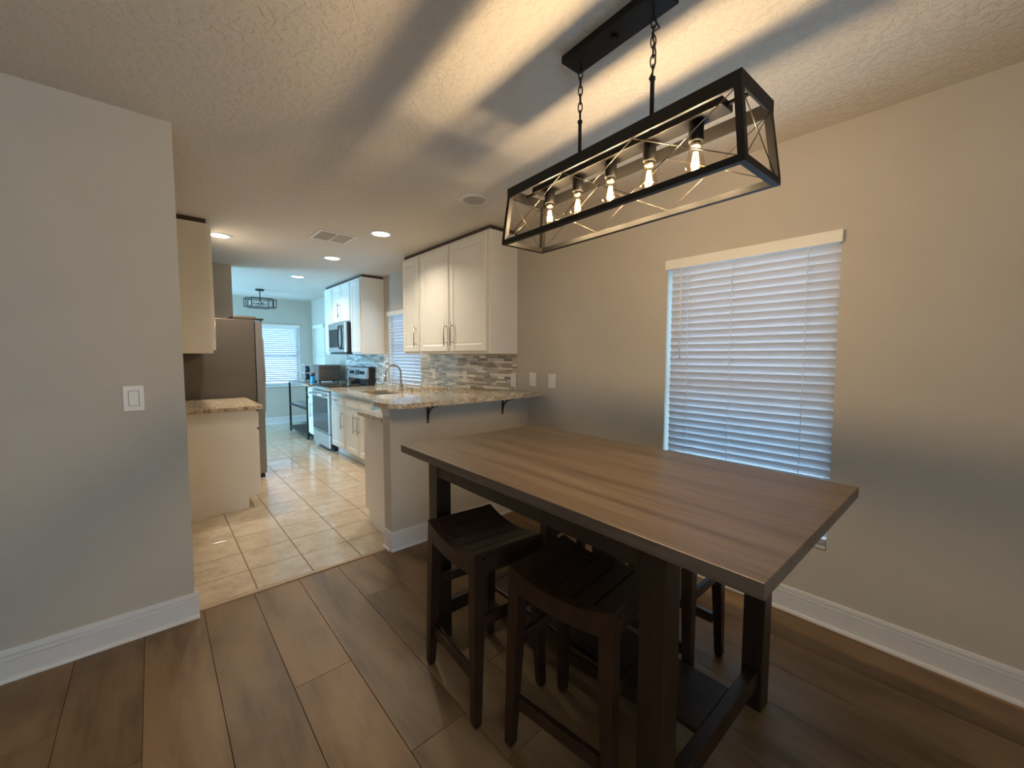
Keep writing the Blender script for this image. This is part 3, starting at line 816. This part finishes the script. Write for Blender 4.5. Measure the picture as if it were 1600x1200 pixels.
build('display', MB().hexa([(on_panel(z0_) - 0.003, 6.19, z0_), (on_panel(z0_) + 0.001, 6.19, z0_), (on_panel(z0_) + 0.001, 6.34, z0_), (on_panel(z0_) - 0.003, 6.34, z0_)],
                           [(on_panel(z1_) - 0.003, 6.19, z1_), (on_panel(z1_) + 0.001, 6.19, z1_), (on_panel(z1_) + 0.001, 6.34, z1_), (on_panel(z1_) - 0.003, 6.34, z1_)]), 'display', cp)
build('lower_panel', MB().hexa([(XR - 0.125, RY0 + 0.02, 0.9125), (XR - 0.101, RY0 + 0.02, 0.9125), (XR - 0.101, RY1 - 0.02, 0.9125), (XR - 0.125, RY1 - 0.02, 0.9125)],
                               [(PXa + 0.01, RY0 + 0.02, 0.999), (XR - 0.101, RY0 + 0.02, 0.999), (XR - 0.101, RY1 - 0.02, 0.999), (PXa + 0.01, RY1 - 0.02, 0.999)]), 'black_glass', t)

# ------------------------------------------------------------------ microwave
MX = 2.035
t = thing('microwave', (2.23, 6.33, 1.385), 'stainless over-range microwave under the short wall cabinet', 'microwave')
build('body', MB().box(MX + 0.03, XR - 0.002, 5.956, 6.704, 1.385, 1.823), 'black_plastic', t)
d = build('door', MB().bbox(MX, MX + 0.029, 5.985, 6.702, 1.39, 1.82, 0.006), 'stainless', t)
build('door_window', MB().bbox(MX - 0.002, MX - 0.0003, 6.24, 6.66, 1.46, 1.73, 0.0008), 'black_glass', d)
ring = [(MX - 0.028, 6.10 + 0.088 * math.cos(a), 1.605 + 0.170 * math.sin(a)) for a in [2 * PI * i / 28 for i in range(28)]]
build('handle', MB().tube(ring, 0.012, 8, closed=True).tube([(MX - 0.0005, 6.10, 1.77), (MX - 0.028, 6.10, 1.77)], 0.009, 8).tube([(MX - 0.0005, 6.10, 1.44), (MX - 0.028, 6.10, 1.44)], 0.009, 8), 'black_plastic', d)
build('control_panel', MB().bbox(MX, MX + 0.029, 5.958, 5.981, 1.39, 1.82, 0.005), 'stainless', t)
build('vent_base', MB().box(MX + 0.02, XR - 0.05, 5.97, 6.69, 1.362, 1.3845), 'black_plastic', t)

# ------------------------------------------------------------------ refrigerator
t = thing('refrigerator', (0.5, 5.6, 0), 'tall refrigerator with dark taupe side and stainless doors', 'refrigerator')
FY0, FY1 = 5.13, 6.04
build('body', MB().bbox(XK + 0.03, 0.815, FY0, FY1, 0.05, 1.715, 0.006), 'fridge_side', t)
build('base_grille', MB().box(XK + 0.06, 0.80, FY0 + 0.02, FY1 - 0.02, 0.0, 0.05), 'black_plastic', t)
def fdoor(y0, y1, z0, z1):
    n = 8; poly = [(0.822, y0), (0.822, y1)]
    for i in range(n + 1):
        q = i / n; y = y1 + (y0 - y1) * q
        poly.append((0.885 + 0.018 * math.sin(PI * q) , y))
    return MB().prism(poly, z0, z1)
d1 = build('door', fdoor(FY0 + 0.002, 5.58, 0.055, 1.70), 'fridge_steel', t)
d2 = build('door', fdoor(5.59, FY1 - 0.002, 0.055, 1.70), 'fridge_steel', t)
for dd, yy in ((d1, 5.545), (d2, 5.625)):
    build('handle', MB().tube([(0.900, yy, 0.60), (0.955, yy, 0.68), (0.965, yy, 1.10), (0.955, yy, 1.52), (0.900, yy, 1.60)], 0.013, 10), 'stainless', dd)
build('hinge_cover', MB().bbox(0.63, 0.84, FY0 + 0.02, FY1 - 0.02, 1.7155, 1.755, 0.012), 'fridge_side', t)
build('hinge', MB().bbox(0.82, 0.905, FY0 + 0.01, FY0 + 0.07, 1.7155, 1.735, 0.005), 'black_plastic', t)
build('door_cap', MB().tube([(0.90, FY0 + 0.43, 1.69), (0.955, FY0 + 0.43, 1.735)], 0.012, 8), 'black_plastic', t)
build('roller_foot', MB().bbox(0.80, 0.87, FY0 + 0.02, FY0 + 0.09, 0.0, 0.048, 0.006), 'black_plastic', t)

# ------------------------------------------------------------------ metal cart and the things on it
CX0, CX1, CY0, CY1, CZ = 1.79, 2.38, 7.03, 8.12, 0.885
t = thing('metal_cart', (2.1, 7.57, 0), 'dark metal three-tier utility table beyond the range', 'cart')
for xx in (CX0, CX1):
    for yy in (CY0, CY1):
        build('leg', MB().bbox(xx - 0.014, xx + 0.014, yy - 0.014, yy + 0.014, 0.0, CZ - 0.025, 0.003), 'black_metal', t)
build('top', MB().bbox(CX0 - 0.02, CX1 + 0.02, CY0 - 0.02, CY1 + 0.02, CZ - 0.025, CZ, 0.004), 'stainless', t)
for z in (0.49, 0.075):
    build('shelf', MB().bbox(CX0 + 0.0145, CX1 - 0.0145, CY0 + 0.0145, CY1 - 0.0145, z, z + 0.012, 0.002), 'stainless' if z > 0.3 else 'black_metal', t)
    rl = MB()
    rl.box(CX0 - 0.01, CX0 + 0.01, CY0 + 0.0145, CY1 - 0.0145, z - 0.02, z + 0.014); rl.box(CX1 - 0.01, CX1 + 0.01, CY0 + 0.0145, CY1 - 0.0145, z - 0.02, z + 0.014)
    rl.box(CX0 + 0.0145, CX1 - 0.0145, CY0 - 0.01, CY0 + 0.01, z - 0.02, z + 0.014); rl.box(CX0 + 0.0145, CX1 - 0.0145, CY1 - 0.01, CY1 + 0.01, z - 0.02, z + 0.014)
    build('shelf_rim', rl, 'black_metal', t)
# toaster oven, its back turned to the range
TXa, TXb, TYa, TYb = 1.995, 2.36, 7.16, 7.46
t = thing('toaster_oven', (2.18, 7.3, CZ), 'dark taupe toaster oven standing on the metal cart', 'toaster oven')
build('body', MB().bbox(TXa, TXb, TYa, TYb, CZ + 0.03, 1.185, 0.015), 'toaster_body', t)
build('back_panel', MB().bbox(TXa + 0.02, TXb - 0.02, TYa - 0.008, TYa - 0.0005, CZ + 0.05, 1.165, 0.004), 'toaster_body', t)
build('vent_line', MB().box(TXa + 0.04, TXb - 0.04, TYa - 0.0105, TYa - 0.0085, 1.125, 1.131), 'black_plastic', t)
build('screw', MB().tube([((TXa + TXb) / 2, TYa - 0.0085, 1.06), ((TXa + TXb) / 2, TYa - 0.011, 1.06)], 0.006, 8), 'nickel', t)
for xx in (TXa + 0.04, TXb - 0.04):
    for yy in (TYa + 0.04, TYb - 0.04): build('foot', MB().lathe([(0.018, CZ + 0.0003), (0.016, CZ + 0.03)], (xx, yy), 10), 'black_plastic', t)
t = thing('water_bottle', (1.90, 7.10, CZ), 'bright blue plastic bottle with dark lid beside the toaster oven', 'bottle')
build('body', MB().lathe([(0.034, CZ + 0.0003), (0.036, CZ + 0.01), (0.036, CZ + 0.11), (0.030, CZ + 0.125)], (1.90, 7.10), 18), 'blue_plastic', t)
build('lid', MB().lathe([(0.031, CZ + 0.1255), (0.031, CZ + 0.16), (0.02, CZ + 0.168)], (1.90, 7.10), 16), 'navy_plastic', t)
build('spout', MB().bbox(1.92, 1.945, 7.09, 7.11, CZ + 0.1685, CZ + 0.185, 0.004).box(1.90, 1.945, 7.095, 7.105, CZ + 0.160, CZ + 0.170), 'red_plastic', t)
t = thing('wire_rack', (1.98, 7.75, CZ), 'small white wire rack behind the blue bottle', 'rack')
mb = MB()
for xx in (1.93, 2.06):
    for yy in (7.68, 7.83): mb.tube([(xx, yy, CZ + 0.0003), (xx, yy, CZ + 0.29)], 0.007, 6)
build('frame', mb, 'trim_white', t)
for z in (CZ + 0.02, CZ + 0.15, CZ + 0.29):
    build('shelf', MB().bbox(1.92, 2.07, 7.67, 7.84, z, z + 0.012, 0.003), 'trim_white', t)
for z, g in ((CZ + 0.0325, 'lower'), (CZ + 0.1625, 'upper')):
    tag(build('canister', MB().lathe([(0.042, z), (0.042, z + 0.085), (0.030, z + 0.098), (0.030, z + 0.108)], (1.99, 7.755), 16), 'navy_plastic', loc=(1.99, 7.755, z)),
        'dark blue canister on the %s shelf of the white wire rack' % g, 'canister', 'canisters in the rack')
# black cord plugged in behind the range
t = thing('power_cord', (XR - 0.02, 6.82, 1.1), 'black power cord with plug on the wall past the range', 'cord')
build('plug', MB().bbox(XR - 0.055, XR - 0.012, 6.80, 6.84, 1.10, 1.14, 0.006), 'black_plastic', t)
build('cable', MB().tube([(XR - 0.05, 6.82, 1.12), (XR - 0.09, 6.83, 1.11), (XR - 0.10, 6.84, 1.06), (XR - 0.10, 6.84, 0.95), (XR - 0.10, 6.84, 0.906)], 0.007, 8), 'black_plastic', t)

# ------------------------------------------------------------------ ceiling fittings
def downlight(x, y, on, label, r=0.077, power=0):
    t = thing('downlight', (x, y, H), label, 'ceiling light', 'recessed ceiling lights')
    build('trim_ring', MB().lathe([(r + 0.028, H - 0.0005), (r + 0.026, H - 0.006), (r, H - 0.008), (r - 0.002, H - 0.0015)], (x, y), 32, cap0=False, cap1=False), 'trim_white', t)
    build('lens', MB().lathe([(r, H - 0.003), (r - 0.004, H - 0.0055), (0.001, H - 0.006)], (x, y), 32, cap0=False), 'downlight_glow' if on else 'lamp_off_disc', t)
    if on:
        l = bpy.data.lights.new('downlight_beam', 'AREA'); l.shape = 'DISK'; l.size = r * 2; l.energy = power; l.color = (1.0, 0.86, 0.68); l.spread = math.radians(140)
        o = bpy.data.objects.new('downlight_beam', l); COL.objects.link(o); o.location = (x, y, H - 0.012)
downlight(0.50, 4.68, True, 'lit round recessed light above the short counter by the refrigerator', power=13)
downlight(1.57, 3.62, True, 'lit round recessed light above the peninsula cabinets', power=10)
downlight(1.546, 4.885, True, 'lit round recessed light above the sink base cabinet walkway', power=12)
downlight(1.544, 6.35, True, 'lit round recessed light above the floor before the range', power=10)
downlight(1.725, 2.40, False, 'unlit round recessed light above the granite bar')
t = thing('air_vent', (1.285, 4.02, H), 'rectangular louvred air vent in the kitchen ceiling', 'vent')
VX0, VX1, VY0, VY1 = 1.12, 1.45, 3.85, 4.18
mb = MB()
mb.box(VX0, VX1, VY0, VY0 + 0.025, H - 0.008, H - 0.0005); mb.box(VX0, VX1, VY1 - 0.025, VY1, H - 0.008, H - 0.0005)
mb.box(VX0, VX0 + 0.025, VY0 + 0.025, VY1 - 0.025, H - 0.008, H - 0.0005); mb.box(VX1 - 0.025, VX1, VY0 + 0.025, VY1 - 0.025, H - 0.008, H - 0.0005)
build('frame', mb, 'cabinet_white', t)
build('backing', MB().box(VX0 + 0.025, VX1 - 0.025, VY0 + 0.025, VY1 - 0.025, H - 0.0015, H - 0.0005), 'toe_kick', t)
build('divider', MB().box((VX0 + VX1) / 2 - 0.006, (VX0 + VX1) / 2 + 0.006, VY0 + 0.025, VY1 - 0.025, H - 0.011, H - 0.0016), 'cabinet_white', t)
n = 14
for i in range(n):
    y = VY0 + 0.025 + (VY1 - VY0 - 0.05) * (i + 0.5) / n
    mb = MB()
    for a, b_ in ((VX0 + 0.0255, (VX0 + VX1) / 2 - 0.0065), ((VX0 + VX1) / 2 + 0.0065, VX1 - 0.0255)):
        mb.hexa([(a, y + 0.0065, H - 0.0095), (b_, y + 0.0065, H - 0.0095), (b_, y + 0.0085, H - 0.0095), (a, y + 0.0085, H - 0.0095)],
                [(a, y - 0.0085, H - 0.002), (b_, y - 0.0085, H - 0.002), (b_, y - 0.0065, H - 0.002), (a, y - 0.0065, H - 0.002)])
    build('louvre', mb, 'vent_paint', t)

# far semi-flush light: black stem, crossing rectangular wire frames, glass shades
lx, ly = 1.37, 8.01
t = thing('ceiling_light', (lx, ly, H), 'black open-frame ceiling light hanging in the far room', 'ceiling light')
build('canopy', MB().lathe([(0.065, H - 0.0005), (0.065, H - 0.02), (0.05, H - 0.028)], (lx, ly), 20), 'black_metal', t)
build('stem', MB().tube([(lx, ly, H - 0.02), (lx, ly, 2.20)], 0.007, 8), 'black_metal', t)
build('hub', MB().lathe([(0.055, 2.19), (0.055, 2.205), (0.02, 2.215)], (lx, ly), 16), 'black_metal', t)
def box_frame(cx, cy, hx, hy, z0, z1, r):
    mb = MB()
    for z in (z0, z1):
        mb.box(cx - hx - r, cx + hx + r, cy - hy - r, cy - hy + r, z - r, z + r); mb.box(cx - hx - r, cx + hx + r, cy + hy - r, cy + hy + r, z - r, z + r)
        mb.box(cx - hx - r, cx - hx + r, cy - hy + r, cy + hy - r, z - r, z + r); mb.box(cx + hx - r, cx + hx + r, cy - hy + r, cy + hy - r, z - r, z + r)
    for sx in (-1, 1):
        for sy in (-1, 1): mb.box(cx + sx * hx - r, cx + sx * hx + r, cy + sy * hy - r, cy + sy * hy + r, z0 + r, z1 - r)
    return mb
build('outer_frame', box_frame(lx, ly, 0.215, 0.10, 2.145, 2.275, 0.005), 'black_metal', t)
build('outer_frame', box_frame(lx, ly, 0.15, 0.17, 2.14, 2.28, 0.005), 'black_metal', t)
for sx, sy in ((-1, 0), (1, 0), (0, -1), (0, 1)):
    cx, cy = lx + sx * 0.12, ly + sy * 0.08
    arm = build('arm', MB().tube([(lx + sx * 0.05, ly + sy * 0.05, 2.198), (cx, cy, 2.198)], 0.005, 6), 'black_metal', t)
    build('shade', MB().lathe([(0.018, 2.175), (0.035, 2.20), (0.038, 2.24), (0.036, 2.255)], (cx, cy), 14, cap0=False, cap1=False), 'clear_glass', arm)

# ------------------------------------------------------------------ pendant lamp over the table
PLX, PLY, PROT = 1.193, 0.852, math.radians(-3.0)
t = thing('pendant_lamp', (PLX, PLY, 1.80), 'black rectangular open-frame pendant lamp with five glowing bulbs', 'pendant lamp', rz=PROT)
def PL(name, mb, mat_, parent=None): return build(name, mb, mat_, parent or t, local=True)
Z0 = 1.805 - 1.80; ZT = 2.030 - 1.80
BXh, BYh, TXh, TYh = 0.114, 0.482, 0.101, 0.462
PL('ceiling_plate', MB().bbox(-0.048, 0.048, -0.205, 0.205, 2.413 - 1.8, H - 1.8 - 0.0005, 0.003), 'lamp_black')
PL('plate_cap', MB().lathe([(0.012, 2.4015 - 1.8), (0.012, 2.4125 - 1.8)], (0, 0), 12), 'lamp_black')
# top frame: tall flat rails
rail = 0.038; th = 0.006
PL('top_frame', MB().box(-TXh, -TXh + th, -TYh, TYh, ZT - rail, ZT).box(TXh - th, TXh, -TYh, TYh, ZT - rail, ZT)
   .box(-TXh + th, TXh - th, -TYh, -TYh + th, ZT - rail, ZT).box(-TXh + th, TXh - th, TYh - th, TYh, ZT - rail, ZT), 'lamp_black')
bt = 0.018
PL('bottom_frame', MB().box(-BXh, -BXh + bt, -BYh, BYh, Z0, Z0 + bt).box(BXh - bt, BXh, -BYh, BYh, Z0, Z0 + bt)
   .box(-BXh + bt, BXh - bt, -BYh, -BYh + bt, Z0, Z0 + bt).box(-BXh + bt, BXh - bt, BYh - bt, BYh, Z0, Z0 + bt), 'lamp_black')
for sx in (-1, 1):
    for sy in (-1, 1):
        b0 = [(sx * (BXh - bt), sy * (BYh - bt)), (sx * BXh, sy * (BYh - bt)), (sx * BXh, sy * BYh), (sx * (BXh - bt), sy * BYh)]
        t0 = [(sx * (TXh - bt), sy * (TYh - bt)), (sx * TXh, sy * (TYh - bt)), (sx * TXh, sy * TYh), (sx * (TXh - bt), sy * TYh)]
        PL('corner_post', MB().hexa([(a, c, Z0 + bt) for a, c in b0], [(a, c, ZT - rail + 0.002) for a, c in t0]), 'lamp_black')
# crossing wires: three crosses on each long side, one on each end
zb_, zt_ = Z0 + bt, ZT - rail
for sx in (-1, 1):
    for k in range(3):
        yb0, yb1 = -BYh + bt + (2 * BYh - 2 * bt) * k / 3, -BYh + bt + (2 * BYh - 2 * bt) * (k + 1) / 3
        yt0, yt1 = -TYh + bt + (2 * TYh - 2 * bt) * k / 3, -TYh + bt + (2 * TYh - 2 * bt) * (k + 1) / 3
        xb, xt = sx * (BXh - 0.006), sx * (TXh - 0.006)
        PL('wire', MB().tube([(xb, yb0, zb_), (xt, yt1, zt_)], 0.0014, 6), 'wire_metal'); PL('wire', MB().tube([(xb, yb1, zb_), (xt, yt0, zt_)], 0.0014, 6), 'wire_metal')
for sy in (-1, 1):
    yb, yt = sy * (BYh - 0.006), sy * (TYh - 0.006)
    PL('wire', MB().tube([(-BXh + bt, yb, zb_), (TXh - bt, yt, zt_)], 0.0014, 6), 'wire_metal'); PL('wire', MB().tube([(BXh - bt, yb, zb_), (-TXh + bt, yt, zt_)], 0.0014, 6), 'wire_metal')
PL('socket_bar', MB().bbox(-0.032, 0.032, -0.385, 0.385, 2.008 - 1.8, 2.030 - 1.8, 0.002), 'lamp_black')
for sy in (-1, 1):
    PL('bar_link', MB().box(-0.004, 0.004, sy * 0.3855 if sy > 0 else -TYh + th, TYh - th if sy > 0 else -0.3855, 2.016 - 1.8, 2.024 - 1.8), 'lamp_black')
for k in range(-2, 3):
    y = 0.1525 * k + 0.007
    PL('socket', MB().lathe([(0.0185, 1.952 - 1.8), (0.0205, 1.956 - 1.8), (0.0205, 2.0075 - 1.8)], (0, y), 18), 'lamp_black')
    prof = [(0.0145, 1.9515), (0.0155, 1.945), (0.0185, 1.930), (0.0225, 1.910), (0.0262, 1.892), (0.0275, 1.882), (0.0262, 1.873), (0.020, 1.867), (0.010, 1.8645), (0.001, 1.864)]
    bl = PL('bulb', MB().lathe([(r, z - 1.8) for r, z in prof], (0, y), 18, cap0=False), 'bulb_glass')
    PL('bulb_neck', MB().lathe([(0.0138, 1.9395 - 1.8), (0.0138, 1.9515 - 1.8)], (0, y), 14), 'nickel', bl)
    fil = MB()
    for a in [2 * PI * i / 6 for i in range(6)]:
        fil.tube([(0.005 * math.cos(a), y + 0.005 * math.sin(a), 1.925 - 1.8), (0.010 * math.cos(a), y + 0.010 * math.sin(a), 1.885 - 1.8)], 0.0016, 5)
    PL('filament', fil, 'filament_glow', bl)
    l = bpy.data.lights.new('bulb_light', 'POINT'); l.energy = 13.0; l.color = (1.0, 0.77, 0.50); l.shadow_soft_size = 0.012
    o = bpy.data.objects.new('bulb_light', l); COL.objects.link(o); o.parent = t; o.location = (0, y, 1.903 - 1.8)
for y0_, in ((-0.150,), (0.153,)):
    PL('rod', MB().lathe([(0.0065, 2.0305 - 1.8), (0.0065, 2.195 - 1.8), (0.009, 2.198 - 1.8), (0.009, 2.206 - 1.8)], (0, y0_), 12), 'lamp_black')
    ch = bpy.data.objects.new('chain', None); COL.objects.link(ch); ch.parent = t; ch.location = (0, y0_, 2.206 - 1.8)
    nlink = 7; z = 0.0; step = 0.029; me = None
    for i in range(nlink):
        pts = []
        for j in range(16):
            a = 2 * PI * j / 16
            pts.append((0.0075 * math.cos(a), 0, 0.0195 * math.sin(a) + 0.0))
        if me is None:
            o = build('link', MB().tube(pts, 0.0022, 6, closed=True), 'lamp_black', ch, local=True); me = o.data
        else:
            o = bpy.data.objects.new('link', me); COL.objects.link(o); o.parent = ch
        o.location = (0, 0, 0.0185 + i * step); o.rotation_euler = (0, 0, PI / 2 * (i % 2) + 0.5)

PL('power_wire', MB().tube([(0.011 * math.sin(i * 1.1) + (0.02 if i == 7 else 0), -0.150 + 0.011 * math.cos(i * 0.9) - (0.012 if i == 7 else 0), 2.206 - 1.8 + 0.207 * i / 9) for i in range(10)], 0.0028, 6), 'black_plastic')
# ------------------------------------------------------------------ dining table
TROT = math.radians(-1.1)
TCX, TCY, TZ = 1.322, 1.045, 0.900
t = thing('dining_table', (TCX, TCY, 0), 'dark brown counter-height wooden dining table under the pendant lamp', 'table', rz=TROT)
def TB(name, mb, mat_='dark_wood'): return build(name, mb, mat_, t, local=True)
HX, HY = 0.447, 0.812
TB('tabletop', MB().bbox(-HX, HX, -HY, HY, TZ - 0.036, TZ, 0.0018), 'table_wood')
ZA = TZ - 0.0365
LX0, LX1 = 0.325, 0.400            # leg, x range (mirrored)
LYn, LYf = -0.582, 0.620           # outer faces of the near and far legs
lw_ = 0.074
for sx in (-1, 1):
    for y0_, y1_ in ((LYn, LYn + lw_), (LYf - lw_, LYf)):
        a, b_ = sorted((sx * LX0, sx * LX1))
        TB('leg', MB().bbox(a, b_, y0_, y1_, 0.0, ZA, 0.003))
for sx in (-1, 1):      # long aprons with small curved brackets at the legs
    x0, x1 = sorted((sx * (LX1 - 0.028), sx * (LX1 - 0.006)))
    ya, yb = LYn + lw_ + 0.0005, LYf - lw_ - 0.0005
    poly = [(ya, ZA), (yb, ZA), (yb, ZA - 0.088), (yb - 0.004, ZA - 0.079), (yb - 0.013, ZA - 0.075), (ya + 0.013, ZA - 0.075), (ya + 0.004, ZA - 0.079), (ya, ZA - 0.088)]
    TB('apron', MB().add([(x0, p, z) for p, z in poly] + [(x1, p, z) for p, z in poly],
       [tuple(range(len(poly))), tuple(reversed(range(len(poly), 2 * len(poly))))] + [(i, len(poly) + i, len(poly) + (i + 1) % len(poly), (i + 1) % len(poly)) for i in range(len(poly))]))
for y0_, y1_ in ((LYn + 0.025, LYn + 0.049), (LYf - 0.049, LYf - 0.025)):
    TB('end_apron', MB().bbox(-LX0 + 0.0005, LX0 - 0.0005, y0_, y1_, ZA - 0.075, ZA, 0.002))
for y0_, y1_ in ((LYn + 0.012, LYn + 0.052), (LYf - 0.052, LYf - 0.012)):
    TB('lower_rail', MB().bbox(-LX0 + 0.0005, LX0 - 0.0005, y0_, y1_, 0.098, 0.163, 0.003))
TB('shelf', MB().bbox(-0.085, 0.160, LYn + 0.0525, LYf - 0.0525, 0.140, 0.161, 0.003))

# ------------------------------------------------------------------ stools
def make_stool():
    t = thing('counter_stool', (0, 0, 0), '', 'stool', 'stools around the table')
    def S(name, mb): return build(name, mb, 'stool_wood', t, local=True)
    hx, hy = 0.158, 0.195
    zt_ = 0.640; lt, lb = 0.044, 0.030
    def dip(y): return 0.036 * (1 - (y / hy) ** 2)
    for sx in (-1, 1):
        for sy in (-1, 1):
            def q(w, z, out): 
                xa, xb = sorted((sx * (hx + out), sx * (hx + out - w))); ya, yb = sorted((sy * (hy + out), sy * (hy + out - w)))
                return [(xa, ya, z), (xb, ya, z), (xb, yb, z), (xa, yb, z)]
            S('leg', MB().hexa(q(lb, 0.012, 0.010), q(lt, 0.42, 0.004)).hexa(q(lt, 0.42, 0.004), q(lt, zt_ - 0.03, 0)).hexa(q(lb - 0.008, 0, 0.006), q(lb, 0.012, 0.010)))
    # side rails with dished top edge
    for sx in (-1, 1):
        x0, x1 = sorted((sx * hx, sx * (hx - 0.030)))
        ys = [-hy + 2 * hy * i / 14 for i in range(15)]
        poly = [(y, zt_ - dip(y)) for y in ys] + [(y, zt_ - 0.078 - 0.55 * dip(y)) for y in reversed(ys)]
        n = len(poly)
        vs = [(x0, p, z) for p, z in poly] + [(x1, p, z) for p, z in poly]
        fs = [(i, i + 1, n - 2 - i, n - 1 - i) for i in range(14)]
        fs += [(n + i, n + n - 1 - i, n + n - 2 - i, n + i + 1) for i in range(14)]
        fs += [(i, n + i, n + (i + 1) % n, (i + 1) % n) for i in range(n)]
        S('side_rail', MB().add(vs, fs))
    # five seat slats running across, following the dish
    ns = 5
    for k in range(ns):
        ya = -hy + 2 * hy * k / ns + 0.0035; yb = -hy + 2 * hy * (k + 1) / ns - 0.0035
        ys = [ya + (yb - ya) * i / 4 for i in range(5)]
        poly = [(y, zt_ - dip(y) + 0.001) for y in ys] + [(y, zt_ - dip(y) - 0.018) for y in reversed(ys)]
        n = len(poly); x0, x1 = -hx + 0.0305, hx - 0.0305
        vs = [(x0, p, z) for p, z in poly] + [(x1, p, z) for p, z in poly]
        fs = [tuple(range(n)), tuple(reversed(range(n, 2 * n)))] + [(i, n + i, n + (i + 1) % n, (i + 1) % n) for i in range(n)]
        S('seat_slat', MB().add(vs, fs))
    for sy in (-1, 1):
        y0_, y1_ = sorted((sy * (hy - 0.004), sy * (hy - 0.026)))
        S('end_rail', MB().bbox(-hx + lt + 0.0005, hx - lt - 0.0005, y0_, y1_, zt_ - 0.085, zt_ - 0.022, 0.002))
    for sy in (-1, 1):
        y0_, y1_ = sorted((sy * (hy - 0.010), sy * (hy - 0.030)))
        S('stretcher', MB().bbox(-hx + lt - 0.002, hx - lt + 0.002, y0_, y1_, 0.355, 0.393, 0.002))
    for sx in (-1, 1):
        x0, x1 = sorted((sx * (hx - 0.006), sx * (hx - 0.026)))
        S('stretcher', MB().bbox(x0, x1, -hy + lt - 0.010, hy - lt + 0.010, 0.145, 0.188, 0.002))
    return t
stool = make_stool()
spots = [(0.982, 1.310, -5, 'dark brown slatted wooden stool under the table, kitchen end, walkway side'),
         (1.033, 0.824, 6, 'dark brown slatted wooden stool under the table, by the far-from-kitchen leg, walkway side'),
         (1.675, 0.875, 0, 'dark brown slatted wooden stool on the window side, away from the kitchen'),
         (1.680, 1.310, -2, 'dark brown slatted wooden stool on the window side, kitchen end')]
for i, (x, y, a, lab) in enumerate(spots):
    o = stool if i == 0 else copy_tree(stool)
    o.location = (x, y, 0); o.rotation_euler = (0, 0, math.radians(a)); o['label'] = lab
